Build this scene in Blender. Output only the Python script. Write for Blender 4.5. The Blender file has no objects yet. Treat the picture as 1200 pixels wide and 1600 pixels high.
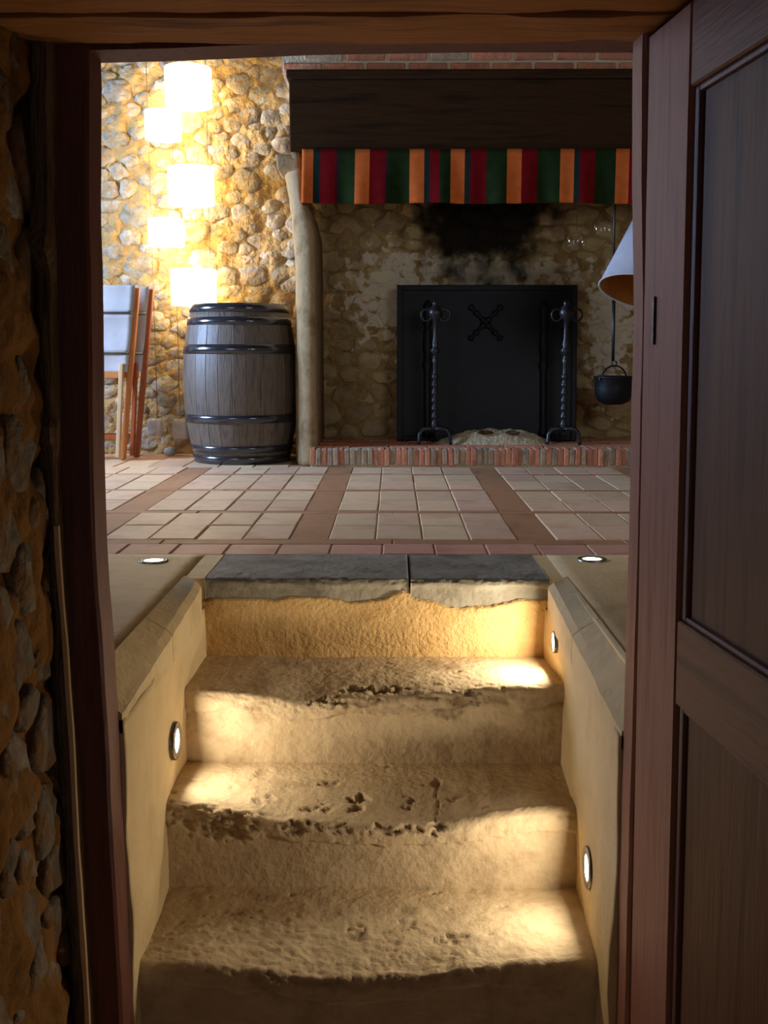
import bpy, bmesh, math, random
from mathutils import Vector, Matrix, noise

# ------------------------------------------------------------------ camera, world, lights, exposure
scene = bpy.context.scene
COL = scene.collection
PI = math.pi

cam_d = bpy.data.cameras.new('camera')
cam_d.sensor_fit = 'VERTICAL'
cam_d.sensor_height = 36.0
cam_d.sensor_width = 27.0
cam_d.lens = 36.0 * 1650 / 1600
cam_d.clip_start = 0.05
cam = bpy.data.objects.new('camera', cam_d)
COL.objects.link(cam)
cam.location = (0, 0, 0.65)
cam.rotation_euler = (math.radians(90 - 8.6835), 0, math.radians(0.515))
scene.camera = cam

world = bpy.data.worlds.new('world')
scene.world = world
world.use_nodes = True
bg = world.node_tree.nodes['Background']
bg.inputs[0].default_value = (0.75, 0.78, 0.85, 1)
bg.inputs[1].default_value = 0.48

def area(name, loc, rot, sx, sy, power, col):
    d = bpy.data.lights.new(name, 'AREA')
    d.shape = 'RECTANGLE'
    d.size = sx
    d.size_y = sy
    d.energy = power
    d.color = col
    o = bpy.data.objects.new(name, d)
    COL.objects.link(o)
    o.location = loc
    o.rotation_euler = rot
    return o

# daylight outside the room's windows (left wall, and the wall with the doorway)
area('daylight_side_window', (-3.50, 5.40, 1.45), (0, math.radians(-90), 0), 1.0, 0.6, 285, (0.42, 0.62, 1.0))
area('daylight_front_window', (-1.70, 1.60, 1.45), (math.radians(90), 0, 0), 1.0, 1.0, 18, (0.80, 0.88, 1.0))
area('daylight_front_window', (1.75, 1.60, 1.45), (math.radians(90), 0, 0), 1.0, 1.0, 28, (0.80, 0.88, 1.0))

scene.view_settings.view_transform = 'Standard'
scene.view_settings.look = 'None'
scene.view_settings.exposure = 0.18
scene.view_settings.gamma = 1.0
scene.view_settings.use_curve_mapping = False

# ------------------------------------------------------------------ materials
def lin(c):
    out = []
    for v in c[:3]:
        v = v / 255.0
        out.append(v / 12.92 if v <= 0.04045 else ((v + 0.055) / 1.055) ** 2.4)
    return (*out, 1.0)

MATS = {}
def mat(name, cols, scale=6.0, rough=0.8, bump=0.3, bscale=40.0, rand=0.0, stretch=(1, 1, 1),
        spec=0.3, metal=0.0, bdist=0.01, detail=8.0, contrast=(0.3, 0.7), hue=0.0):
    m = bpy.data.materials.new(name)
    m.use_nodes = True
    nt = m.node_tree
    N, L = nt.nodes, nt.links
    b = N['Principled BSDF']
    tc = N.new('ShaderNodeTexCoord')
    oi = N.new('ShaderNodeObjectInfo')
    mul = N.new('ShaderNodeMath'); mul.operation = 'MULTIPLY'; mul.inputs[1].default_value = 57.0 if rand else 0.0
    L.new(oi.outputs['Random'], mul.inputs[0])
    mp = N.new('ShaderNodeMapping'); mp.inputs['Scale'].default_value = stretch
    L.new(tc.outputs['Object'], mp.inputs['Vector'])
    L.new(mul.outputs[0], mp.inputs['Location'])
    n1 = N.new('ShaderNodeTexNoise'); n1.inputs['Scale'].default_value = scale
    n1.inputs['Detail'].default_value = detail; n1.inputs['Roughness'].default_value = 0.62
    L.new(mp.outputs[0], n1.inputs['Vector'])
    r = N.new('ShaderNodeValToRGB')
    el = r.color_ramp.elements
    k = len(cols)
    while len(el) < k:
        el.new(0.5)
    for i, c in enumerate(cols):
        el[i].position = contrast[0] + (contrast[1] - contrast[0]) * (i / max(1, k - 1))
        el[i].color = lin(c)
    L.new(n1.outputs['Fac'], r.inputs['Fac'])
    out = r.outputs['Color']
    if rand:
        hs = N.new('ShaderNodeHueSaturation')
        mr = N.new('ShaderNodeMapRange')
        mr.inputs['To Min'].default_value = 1 - rand
        mr.inputs['To Max'].default_value = 1 + rand
        L.new(oi.outputs['Random'], mr.inputs['Value'])
        L.new(mr.outputs[0], hs.inputs['Value'])
        if hue:
            m2 = N.new('ShaderNodeMath'); m2.operation = 'MULTIPLY'; m2.inputs[1].default_value = 7.31
            m3 = N.new('ShaderNodeMath'); m3.operation = 'FRACT'
            L.new(oi.outputs['Random'], m2.inputs[0]); L.new(m2.outputs[0], m3.inputs[0])
            mh = N.new('ShaderNodeMapRange')
            mh.inputs['To Min'].default_value = 0.5 - hue; mh.inputs['To Max'].default_value = 0.5 + hue
            L.new(m3.outputs[0], mh.inputs['Value']); L.new(mh.outputs[0], hs.inputs['Hue'])
        L.new(out, hs.inputs['Color'])
        out = hs.outputs['Color']
    L.new(out, b.inputs['Base Color'])
    b.inputs['Roughness'].default_value = rough
    b.inputs['Metallic'].default_value = metal
    b.inputs['Specular IOR Level'].default_value = spec
    if bump:
        n2 = N.new('ShaderNodeTexNoise'); n2.inputs['Scale'].default_value = bscale
        n2.inputs['Detail'].default_value = 6.0
        L.new(mp.outputs[0], n2.inputs['Vector'])
        bp = N.new('ShaderNodeBump'); bp.inputs['Strength'].default_value = bump
        bp.inputs['Distance'].default_value = bdist
        L.new(n2.outputs['Fac'], bp.inputs['Height'])
        L.new(bp.outputs[0], b.inputs['Normal'])
    m['out'] = 0
    MATS[name] = m
    return m

def mix_in(m, fac_socket_builder, col, rough=None):
    """blend a second colour over the base colour with a factor socket"""
    nt = m.node_tree
    N, L = nt.nodes, nt.links
    b = N['Principled BSDF']
    src = b.inputs['Base Color'].links[0].from_socket
    fac = fac_socket_builder(nt)
    mx = N.new('ShaderNodeMix'); mx.data_type = 'RGBA'
    L.new(fac, mx.inputs[0]); L.new(src, mx.inputs[6])
    mx.inputs[7].default_value = lin(col)
    L.new(mx.outputs[2], b.inputs['Base Color'])
    return m

def attr_fac(name, gain=1.0):
    def f(nt):
        a = nt.nodes.new('ShaderNodeAttribute'); a.attribute_name = name
        mm = nt.nodes.new('ShaderNodeMath'); mm.operation = 'MULTIPLY'; mm.use_clamp = True
        mm.inputs[1].default_value = gain
        nt.links.new(a.outputs['Fac'], mm.inputs[0])
        return mm.outputs[0]
    return f

def noise_fac(scale, lo, hi, space='Object', maxv=1.0, rnd=True):
    def f(nt):
        N, L = nt.nodes, nt.links
        tc = N.new('ShaderNodeTexCoord')
        src = tc.outputs['Object']
        if space == 'World':
            g = N.new('ShaderNodeNewGeometry'); src = g.outputs['Position']
        n = N.new('ShaderNodeTexNoise'); n.inputs['Scale'].default_value = scale
        n.inputs['Detail'].default_value = 7; n.inputs['Roughness'].default_value = 0.65
        L.new(src, n.inputs['Vector'])
        mr = N.new('ShaderNodeMapRange'); mr.inputs['From Min'].default_value = lo
        mr.inputs['From Max'].default_value = hi
        mr.inputs['To Max'].default_value = maxv
        L.new(n.outputs['Fac'], mr.inputs['Value'])
        return mr.outputs[0]
    return f

def blob_fac(centre, radii, nscale=5.0, namp=0.5, gain=1.0, soft=0.6):
    """soft noisy blob in world position: a stain with a shape of its own"""
    def f(nt):
        N, L = nt.nodes, nt.links
        g = N.new('ShaderNodeNewGeometry')
        s = N.new('ShaderNodeVectorMath'); s.operation = 'SUBTRACT'; s.inputs[1].default_value = centre
        L.new(g.outputs['Position'], s.inputs[0])
        d = N.new('ShaderNodeVectorMath'); d.operation = 'DIVIDE'; d.inputs[1].default_value = radii
        L.new(s.outputs[0], d.inputs[0])
        ln = N.new('ShaderNodeVectorMath'); ln.operation = 'LENGTH'
        L.new(d.outputs[0], ln.inputs[0])
        n = N.new('ShaderNodeTexNoise'); n.inputs['Scale'].default_value = nscale; n.inputs['Detail'].default_value = 6
        L.new(g.outputs['Position'], n.inputs['Vector'])
        a = N.new('ShaderNodeMath'); a.operation = 'MULTIPLY_ADD'; a.inputs[1].default_value = namp * 2; a.inputs[2].default_value = -namp
        L.new(n.outputs['Fac'], a.inputs[0])
        t = N.new('ShaderNodeMath'); t.operation = 'ADD'
        L.new(ln.outputs['Value'], t.inputs[0]); L.new(a.outputs[0], t.inputs[1])
        mr = N.new('ShaderNodeMapRange'); mr.interpolation_type = 'SMOOTHSTEP'
        mr.inputs['From Min'].default_value = 1.0; mr.inputs['From Max'].default_value = 1.0 - soft
        mr.inputs['To Min'].default_value = 0.0; mr.inputs['To Max'].default_value = gain
        L.new(t.outputs[0], mr.inputs['Value'])
        return mr.outputs[0]
    return f

def emis(name, col, strength):
    m = bpy.data.materials.new(name)
    m.use_nodes = True
    b = m.node_tree.nodes['Principled BSDF']
    b.inputs['Base Color'].default_value = lin((240, 235, 220))
    b.inputs['Emission Color'].default_value = (*col, 1)
    b.inputs['Emission Strength'].default_value = strength
    return m

M = {}
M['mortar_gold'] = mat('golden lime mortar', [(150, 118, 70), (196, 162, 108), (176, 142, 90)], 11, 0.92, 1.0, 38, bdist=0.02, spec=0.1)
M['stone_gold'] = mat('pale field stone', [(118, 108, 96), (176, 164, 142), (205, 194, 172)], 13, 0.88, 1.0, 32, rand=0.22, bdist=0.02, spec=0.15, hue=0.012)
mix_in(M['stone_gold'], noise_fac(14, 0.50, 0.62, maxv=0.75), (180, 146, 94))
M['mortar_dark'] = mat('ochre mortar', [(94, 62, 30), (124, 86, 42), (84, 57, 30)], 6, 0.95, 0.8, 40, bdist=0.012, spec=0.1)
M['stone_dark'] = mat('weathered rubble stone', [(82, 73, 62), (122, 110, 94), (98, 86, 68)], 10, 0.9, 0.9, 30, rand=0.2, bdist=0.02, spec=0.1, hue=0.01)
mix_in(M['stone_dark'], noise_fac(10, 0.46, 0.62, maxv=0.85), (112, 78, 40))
M['hearth_mortar'] = mat('brown hearth mortar', [(130, 102, 62), (160, 128, 82), (112, 88, 56)], 7, 0.95, 0.8, 45, bdist=0.012, spec=0.1)
M['hearth_stone'] = mat('brown hearth stone', [(128, 106, 72), (174, 148, 104), (148, 126, 92)], 8, 0.92, 0.9, 34, rand=0.16, bdist=0.012, spec=0.1, hue=0.01)
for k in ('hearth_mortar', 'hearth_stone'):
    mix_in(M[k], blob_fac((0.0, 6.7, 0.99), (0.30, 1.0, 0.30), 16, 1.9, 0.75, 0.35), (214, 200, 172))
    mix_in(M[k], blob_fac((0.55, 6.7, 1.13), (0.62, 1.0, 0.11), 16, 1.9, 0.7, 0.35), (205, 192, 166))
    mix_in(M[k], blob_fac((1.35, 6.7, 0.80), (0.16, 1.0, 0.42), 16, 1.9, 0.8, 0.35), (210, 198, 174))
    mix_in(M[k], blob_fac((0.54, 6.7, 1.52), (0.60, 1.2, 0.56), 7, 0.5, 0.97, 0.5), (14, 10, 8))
M['plaster'] = mat('sandy stair plaster', [(190, 166, 124), (208, 184, 142), (198, 172, 130)], 5, 0.9, 0.8, 95, bdist=0.006, spec=0.15)
M['plaster_wall'] = mat('smooth sandy plaster', [(192, 166, 120), (210, 184, 138), (200, 172, 126)], 3.5, 0.88, 0.4, 60, bdist=0.006, spec=0.15)
mix_in(M['plaster_wall'], noise_fac(30, 0.66, 0.74, maxv=0.5), (140, 104, 62))
M['step_stone'] = mat('worn sandstone', [(166, 142, 108), (202, 178, 140), (186, 160, 122)], 9, 0.85, 0.7, 60, bdist=0.006, spec=0.2)
mix_in(M['step_stone'], attr_fac('chip', 0.5), (112, 86, 56))
M['riser_top'] = mat('ochre riser plaster', [(196, 156, 98), (212, 174, 116), (188, 148, 92)], 6, 0.92, 0.9, 85, bdist=0.007, spec=0.1)
M['slab'] = mat('grey slate threshold', [(104, 97, 82), (144, 135, 115), (166, 157, 137)], 8, 0.65, 0.7, 45, bdist=0.008, spec=0.25, rand=0.06)
mix_in(M['slab'], noise_fac(7, 0.48, 0.68, maxv=0.7), (142, 133, 114))
M['coping'] = mat('pale coping stone', [(188, 162, 118), (210, 186, 142), (198, 172, 128)], 6, 0.85, 0.5, 60, bdist=0.006, spec=0.15, rand=0.05)
M['cement'] = mat('sandy cement floor', [(198, 164, 112), (220, 188, 134), (208, 174, 122)], 5, 0.6, 0.4, 70, bdist=0.005, spec=0.4)
M['tile'] = mat('buff terracotta tile', [(200, 156, 120), (222, 186, 148), (212, 170, 134)], 5, 0.5, 0.3, 40, rand=0.10, bdist=0.004, spec=0.4, hue=0.012)
M['tile_pink'] = mat('pink terracotta tile', [(184, 132, 104), (212, 162, 130), (196, 148, 118)], 6, 0.55, 0.3, 40, rand=0.12, bdist=0.004, spec=0.35, hue=0.012)
M['strip'] = mat('brown terracotta strip', [(146, 100, 68), (176, 128, 90), (160, 112, 78)], 5, 0.55, 0.25, 40, rand=0.06, bdist=0.003, spec=0.35, stretch=(1, 0.4, 1))
M['grout'] = mat('floor grout', [(158, 128, 98), (182, 150, 118)], 12, 0.9, 0.3, 80, spec=0.1)
M['wood_frame'] = mat('red brown painted frame', [(70, 36, 26), (104, 58, 42), (86, 46, 34)], 5, 0.55, 0.35, 22, stretch=(6, 6, 0.6), bdist=0.004, spec=0.35)
M['wood_door'] = mat('walnut door wood', [(112, 70, 54), (150, 100, 78), (130, 84, 64)], 4, 0.6, 0.35, 18, stretch=(7, 7, 0.5), bdist=0.003, spec=0.22, rand=0.06)
M['wood_panel'] = mat('dark walnut panel', [(66, 39, 19), (106, 68, 37), (84, 53, 28)], 4, 0.6, 0.35, 18, stretch=(7, 7, 0.5), bdist=0.003, spec=0.18, rand=0.06)
M['wood_door_h'] = mat('walnut door rail wood', [(80, 49, 27), (122, 79, 47), (98, 62, 37)], 4, 0.6, 0.35, 18, stretch=(0.5, 7, 7), bdist=0.003, spec=0.22, rand=0.06)
M['wood_old'] = mat('weathered grey wood', [(60, 45, 32), (132, 106, 78), (92, 70, 50)], 5, 0.8, 0.9, 20, stretch=(9, 9, 0.8), bdist=0.01, spec=0.2)
M['lintel'] = mat('old oak lintel', [(104, 64, 30), (170, 114, 60), (134, 86, 44)], 3.5, 0.75, 0.6, 14, stretch=(0.5, 5, 5), bdist=0.008, spec=0.25, rand=0.1)
M['mantel'] = mat('smoked oak mantel', [(32, 19, 9), (56, 36, 18), (42, 27, 13)], 4, 0.9, 0.5, 16, stretch=(0.5, 4, 6), bdist=0.006, spec=0.08)
M['jamb_stone'] = mat('dressed limestone jamb', [(118, 94, 60), (158, 134, 98), (138, 112, 76)], 7, 0.85, 0.5, 40, bdist=0.008, spec=0.2)
M['brick'] = mat('old red brick', [(170, 98, 70), (210, 138, 104), (186, 124, 96)], 14, 0.9, 0.6, 60, rand=0.22, bdist=0.006, spec=0.15, hue=0.006)
mix_in(M['brick'], noise_fac(18, 0.52, 0.66, maxv=0.7), (140, 122, 98))
M['brick_grey'] = mat('weathered grey brick', [(142, 120, 98), (180, 154, 126), (158, 122, 98)], 14, 0.9, 0.6, 60, rand=0.2, bdist=0.006, spec=0.15, hue=0.01)
M['brick_mortar'] = mat('pale brick mortar', [(190, 172, 142), (212, 196, 166)], 12, 0.95, 0.6, 70, spec=0.1)
M['iron'] = mat('black wrought iron', [(12, 12, 14), (30, 31, 36), (18, 19, 23)], 18, 0.36, 0.5, 60, bdist=0.004, spec=0.55, metal=0.0)
M['cast'] = mat('black cast iron', [(9, 10, 12), (18, 19, 22), (13, 14, 16)], 10, 0.5, 0.4, 70, bdist=0.003, spec=0.22, metal=0.0)
M['hoop'] = mat('dark hoop iron', [(20, 21, 24), (40, 42, 47), (28, 30, 34)], 14, 0.20, 0.06, 40, bdist=0.002, spec=1.0, metal=0.0)
M['stave'] = mat('weathered barrel oak', [(50, 41, 34), (104, 89, 74), (75, 62, 51)], 6, 0.48, 0.45, 26, stretch=(7, 7, 0.7), rand=0.10, bdist=0.003, spec=0.6)
M['char'] = mat('charred wood', [(48, 30, 20), (92, 58, 38)], 20, 0.9, 0.5, 60)
M['ash'] = mat('pale wood ash', [(150, 132, 100), (200, 182, 146), (174, 156, 122)], 14, 0.97, 0.9, 60, bdist=0.012, spec=0.05)
M['canvas'] = mat('off white canvas', [(176, 172, 172), (196, 192, 190)], 9, 0.9, 0.3, 300, bdist=0.002, spec=0.1)
M['chair_wood'] = mat('orange varnished beech', [(168, 96, 44), (206, 132, 72), (186, 112, 56)], 5, 0.45, 0.2, 20, stretch=(6, 6, 0.6), bdist=0.002, spec=0.4, rand=0.06)
M['chair_wood_dark'] = mat('reddish varnished beech', [(128, 58, 24), (164, 84, 40), (146, 70, 32)], 5, 0.45, 0.2, 20, stretch=(6, 6, 0.6), bdist=0.002, spec=0.4, rand=0.06)
M['chair_wood_pale'] = mat('pale beech', [(196, 160, 116), (220, 188, 146)], 5, 0.5, 0.2, 20, stretch=(6, 6, 0.6), bdist=0.002, spec=0.35)
M['steel'] = mat('brushed steel', [(120, 116, 108), (150, 146, 138)], 20, 0.35, 0.1, 90, metal=0.9, spec=0.5)
M['wire'] = mat('thin grey wire', [(120, 110, 92), (150, 138, 116)], 20, 0.5, 0.0, 40, metal=0.4)
M['pebble'] = mat('grey pebble', [(156, 150, 140), (196, 190, 180), (176, 170, 160)], 14, 0.85, 0.5, 50, rand=0.08, bdist=0.005)
M['orange'] = mat('orange cloth', [(186, 90, 40), (204, 106, 50)], 20, 0.95, 0.25, 400, bdist=0.001, spec=0.05)
M['red'] = mat('crimson cloth', [(96, 12, 18), (114, 17, 22)], 20, 0.95, 0.25, 400, bdist=0.001, spec=0.05)
M['green'] = mat('bottle green cloth', [(26, 38, 16), (34, 48, 22)], 20, 0.95, 0.25, 400, bdist=0.001, spec=0.05)
M['teal'] = mat('dark teal cloth', [(28, 38, 34), (36, 46, 42)], 20, 0.95, 0.25, 400, bdist=0.001, spec=0.05)
M['plum'] = mat('plum cloth', [(62, 16, 34), (76, 22, 42)], 20, 0.95, 0.25, 400, bdist=0.001, spec=0.05)
M['shade_white'] = mat('white lamp fabric', [(160, 158, 164), (178, 176, 182)], 12, 0.9, 0.2, 300, bdist=0.001, spec=0.1)
M['shade_lining'] = mat('brown shade lining', [(132, 78, 30), (164, 104, 48)], 8, 0.85, 0.2, 60, spec=0.1)
M['limewash'] = mat('tan lime plaster', [(138, 112, 76), (160, 132, 92)], 4, 0.9, 0.3, 40, spec=0.1)
M['cellar'] = mat('cellar plaster', [(120, 96, 66), (142, 114, 80)], 4, 0.95, 0.4, 40, spec=0.1)
M['ceiling'] = mat('dark oak ceiling', [(58, 40, 26), (88, 62, 42)], 4, 0.8, 0.4, 16, stretch=(0.5, 5, 5), spec=0.2)
M['lamp_glow'] = emis('glowing paper shade', (1.0, 0.76, 0.42), 7.5)
M['lamp_glow2'] = emis('glowing small shade', (1.0, 0.76, 0.42), 7.5)
M['led'] = emis('lit frosted lens', (1.0, 0.93, 0.78), 14.0)

def glass_mat():
    m = bpy.data.materials.new('thin clear glass')
    m.use_nodes = True
    N, L = m.node_tree.nodes, m.node_tree.links
    N.remove(N['Principled BSDF'])
    tr = N.new('ShaderNodeBsdfTransparent'); tr.inputs[0].default_value = (0.98, 0.99, 0.99, 1)
    gl = N.new('ShaderNodeBsdfGlossy'); gl.inputs['Roughness'].default_value = 0.04
    mx = N.new('ShaderNodeMixShader')
    mx.inputs[0].default_value = 0.07
    L.new(tr.outputs[0], mx.inputs[1]); L.new(gl.outputs[0], mx.inputs[2])
    L.new(mx.outputs[0], N['Material Output'].inputs['Surface'])
    return m
M['glass'] = glass_mat()

# ------------------------------------------------------------------ object helpers
def tag(o, label=None, cat=None, group=None, kind=None):
    if label: o['label'] = label
    if cat: o['category'] = cat
    if group: o['group'] = group
    if kind: o['kind'] = kind
    return o

def link(name, me, m=None, parent=None, loc=(0, 0, 0), smooth=False):
    if m is not None:
        for mm in (m if isinstance(m, (list, tuple)) else [m]):
            me.materials.append(mm)
    if smooth:
        me.polygons.foreach_set('use_smooth', [True] * len(me.polygons))
    o = bpy.data.objects.new(name, me)
    COL.objects.link(o)
    o.location = loc
    if parent is not None:
        o.parent = parent
    return o

def pyobj(name, verts, faces, m=None, parent=None, loc=(0, 0, 0), smooth=False):
    me = bpy.data.meshes.new(name)
    me.from_pydata([tuple(v) for v in verts], [], faces)
    me.update()
    return link(name, me, m, parent, loc, smooth)

def bmobj(name, bm, m=None, parent=None, loc=(0, 0, 0), smooth=False):
    bmesh.ops.recalc_face_normals(bm, faces=bm.faces)
    me = bpy.data.meshes.new(name)
    bm.to_mesh(me)
    bm.free()
    return link(name, me, m, parent, loc, smooth)

def empty(name, loc=(0, 0, 0), rz=0.0, parent=None):
    o = bpy.data.objects.new(name, None)
    COL.objects.link(o)
    o.location = loc
    o.rotation_euler = (0, 0, rz)
    o.empty_display_size = 0.1
    if parent: o.parent = parent
    return o

def add_box(bm, x0, x1, y0, y1, z0, z1, bev=0.0, seg=1):
    r = bmesh.ops.create_cube(bm, size=1.0)
    vs = r['verts']
    for v in vs:
        v.co = Vector(((x0 + x1) / 2 + v.co.x * (x1 - x0), (y0 + y1) / 2 + v.co.y * (y1 - y0), (z0 + z1) / 2 + v.co.z * (z1 - z0)))
    if bev:
        es = list({e for v in vs for e in v.link_edges})
        bmesh.ops.bevel(bm, geom=es, offset=bev, segments=seg, affect='EDGES', profile=0.6)

def box(name, x0, x1, y0, y1, z0, z1, m, parent=None, bev=0.0, seg=1, origin=None):
    bm = bmesh.new()
    ox, oy, oz = origin or (0, 0, 0)
    add_box(bm, x0 - ox, x1 - ox, y0 - oy, y1 - oy, z0 - oz, z1 - oz, bev, seg)
    return bmobj(name, bm, m, parent, (ox, oy, oz))

def lathe(profile, seg=24, cap=True):
    """profile [(r,z)] -> verts, faces round Z"""
    vs, fs = [], []
    for r, z in profile:
        for i in range(seg):
            a = 2 * PI * i / seg
            vs.append((r * math.cos(a), r * math.sin(a), z))
    n = len(profile)
    for j in range(n - 1):
        for i in range(seg):
            k = (i + 1) % seg
            fs.append((j * seg + i, j * seg + k, (j + 1) * seg + k, (j + 1) * seg + i))
    if cap:
        fs.append(tuple(range(seg - 1, -1, -1)))
        fs.append(tuple((n - 1) * seg + i for i in range(seg)))
    return vs, fs

def lathe_obj(name, profile, m, parent=None, loc=(0, 0, 0), seg=24, cap=True, smooth=True):
    v, f = lathe(profile, seg, cap)
    return pyobj(name, v, f, m, parent, loc, smooth)

def tube(path, rad, seg=8, closed=False):
    """path of Vectors, radius or list of radii"""
    P = [Vector(p) for p in path]
    n = len(P)
    R = rad if isinstance(rad, (list, tuple)) else [rad] * n
    vs, fs = [], []
    up = None
    for i in range(n):
        a = P[(i - 1) % n] if (closed or i > 0) else P[i]
        b = P[(i + 1) % n] if (closed or i < n - 1) else P[i]
        t = (b - a).normalized()
        if up is None:
            up = Vector((0, 0, 1)) if abs(t.z) < 0.9 else Vector((1, 0, 0))
        s = t.cross(up).normalized()
        up = s.cross(t).normalized()
        for k in range(seg):
            an = 2 * PI * k / seg
            vs.append(P[i] + (s * math.cos(an) + up * math.sin(an)) * R[i])
    for i in range(n if closed else n - 1):
        j = (i + 1) % n
        for k in range(seg):
            l = (k + 1) % seg
            fs.append((i * seg + k, i * seg + l, j * seg + l, j * seg + k))
    if not closed:
        fs.append(tuple(range(seg - 1, -1, -1)))
        fs.append(tuple((n - 1) * seg + k for k in range(seg)))
    return vs, fs

def tube_obj(name, path, rad, m, parent=None, seg=8, closed=False, loc=(0, 0, 0)):
    v, f = tube(path, rad, seg, closed)
    return pyobj(name, v, f, m, parent, loc, True)

def bar_between(name, a, b, w, d, m, parent=None, bev=0.004):
    """rectangular bar from a to b in the XZ plane: w wide in X, d deep in Y"""
    a, b = Vector(a), Vector(b)
    vs = []
    for p in (a, b):
        for sx, sy in ((-1, -1), (1, -1), (1, 1), (-1, 1)):
            vs.append(p + Vector((sx * w / 2, sy * d / 2, 0)))
    fs = [(3, 2, 1, 0), (4, 5, 6, 7), (0, 1, 5, 4), (1, 2, 6, 5), (2, 3, 7, 6), (3, 0, 4, 7)]
    bm = bmesh.new()
    bv = [bm.verts.new(v) for v in vs]
    for f in fs:
        bm.faces.new([bv[i] for i in f])
    if bev:
        bmesh.ops.bevel(bm, geom=list(bm.edges), offset=bev, segments=1, affect='EDGES')
    return bmobj(name, bm, m, parent)

def interp(tab, x):
    if x <= tab[0][0]: return tab[0][1]
    for (a, va), (b, vb) in zip(tab, tab[1:]):
        if x <= b:
            t = (x - a) / (b - a)
            t = t * t * (3 - 2 * t)
            return va + (vb - va) * t
    return tab[-1][1]

def n3(x, y, z=0.0):
    return noise.noise(Vector((x, y, z)))

def fbm(x, y, z=0.0, o=4):
    return noise.fractal(Vector((x, y, z)), 0.9, 2.1, o)

# ------------------------------------------------------------------ rubble stones set in a wall
def clip(poly, nx, ny, d):
    out = []
    n = len(poly)
    for i in range(n):
        a, b = poly[i], poly[(i + 1) % n]
        da, db = a[0] * nx + a[1] * ny - d, b[0] * nx + b[1] * ny - d
        if da <= 0: out.append(a)
        if (da < 0 < db) or (db < 0 < da):
            t = da / (da - db)
            out.append((a[0] + (b[0] - a[0]) * t, a[1] + (b[1] - a[1]) * t))
    return out

def rubble(u0, u1, v0, v1, sizes, aniso, seed):
    """power-diagram cells, larger stones first; returns polygons in (u,v)"""
    rng = random.Random(seed)
    pts = []
    V0, V1 = v0 * aniso, v1 * aniso
    for r, tries in sizes:
        for _ in range(tries):
            p = (rng.uniform(u0, u1), rng.uniform(V0, V1))
            rr = r * rng.uniform(0.85, 1.15)
            if all((p[0] - q[0]) ** 2 + (p[1] - q[1]) ** 2 > ((rr + q[2]) * 0.93) ** 2 for q in pts):
                pts.append((p[0], p[1], rr))
    cells = []
    for i, (x, y, r) in enumerate(pts):
        R = r * 2.0
        poly = [(max(u0, x - R), max(V0, y - R)), (min(u1, x + R), max(V0, y - R)), (min(u1, x + R), min(V1, y + R)), (max(u0, x - R), min(V1, y + R))]
        for j, (x2, y2, r2) in enumerate(pts):
            if i == j: continue
            dx, dy = x2 - x, y2 - y
            dd = dx * dx + dy * dy
            if dd > (2 * R + r2 * 2) ** 2: continue
            d = (dd + r * r - r2 * r2) / 2 + x * dx + y * dy
            poly = clip(poly, dx, dy, d)
            if len(poly) < 3: break
        if len(poly) >= 3:
            cells.append(([(a, b / aniso) for a, b in poly], r))
    return cells

def stone_mesh(poly, gap, h, rng, npts=14):
    cx = sum(p[0] for p in poly) / len(poly)
    cy = sum(p[1] for p in poly) / len(poly)
    q = []
    for i in range(len(poly)):
        a, b = poly[i], poly[(i + 1) % len(poly)]
        k = rng.uniform(0.10, 0.24)
        q.append((a[0] * (1 - k) + b[0] * k, a[1] * (1 - k) + b[1] * k))
        q.append((a[0] * k + b[0] * (1 - k), a[1] * k + b[1] * (1 - k)))
    poly = q
    def radius(an):
        c, s_ = math.cos(an), math.sin(an)
        best = 1e9
        for i in range(len(poly)):
            ax, ay = poly[i][0] - cx, poly[i][1] - cy
            bx, by = poly[(i + 1) % len(poly)][0] - cx, poly[(i + 1) % len(poly)][1] - cy
            ex, ey = bx - ax, by - ay
            den = c * ey - s_ * ex
            if abs(den) < 1e-9: continue
            t = (ax * ey - ay * ex) / den
            u = (ax * s_ - ay * c) / den
            if t > 0 and -1e-6 <= u <= 1 + 1e-6: best = min(best, t)
        return best if best < 1e8 else 0.03
    ring = []
    off = rng.uniform(0, 1)
    for k in range(npts):
        a = 2 * PI * (k + off + rng.uniform(-.22, .22)) / npts
        r = radius(a)
        ring.append((a, max(r - gap, r * 0.6) * rng.uniform(0.80, 1.08)))
    tx, ty = rng.uniform(-.55, .55), rng.uniform(-.45, .45)
    rmax = max(r for _, r in ring)
    vs = []
    for s, hh in ((1.0, -0.9), (0.97, 0.40), (0.80, 0.95)):
        for a, r in ring:
            jit = rng.uniform(0.93, 1.05) if hh > 0.5 else 1.0
            x, y = math.cos(a) * r * s * jit, math.sin(a) * r * s * jit
            z = hh * h
            if hh > 0:
                z += (x / rmax * tx + y / rmax * ty) * h * hh + rng.uniform(-.40, .40) * h * hh
            vs.append((x, y, z))
    vs.append((rng.uniform(-.2, .2) * rmax, rng.uniform(-.2, .2) * rmax, h * rng.uniform(0.8, 1.3)))
    fs = []
    for j in range(2):
        for k in range(npts):
            l = (k + 1) % npts
            fs.append((j * npts + k, j * npts + l, (j + 1) * npts + l, (j + 1) * npts + k))
    for k in range(npts):
        fs.append((2 * npts + k, 2 * npts + (k + 1) % npts, 3 * npts))
    return cx, cy, vs, fs

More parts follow.
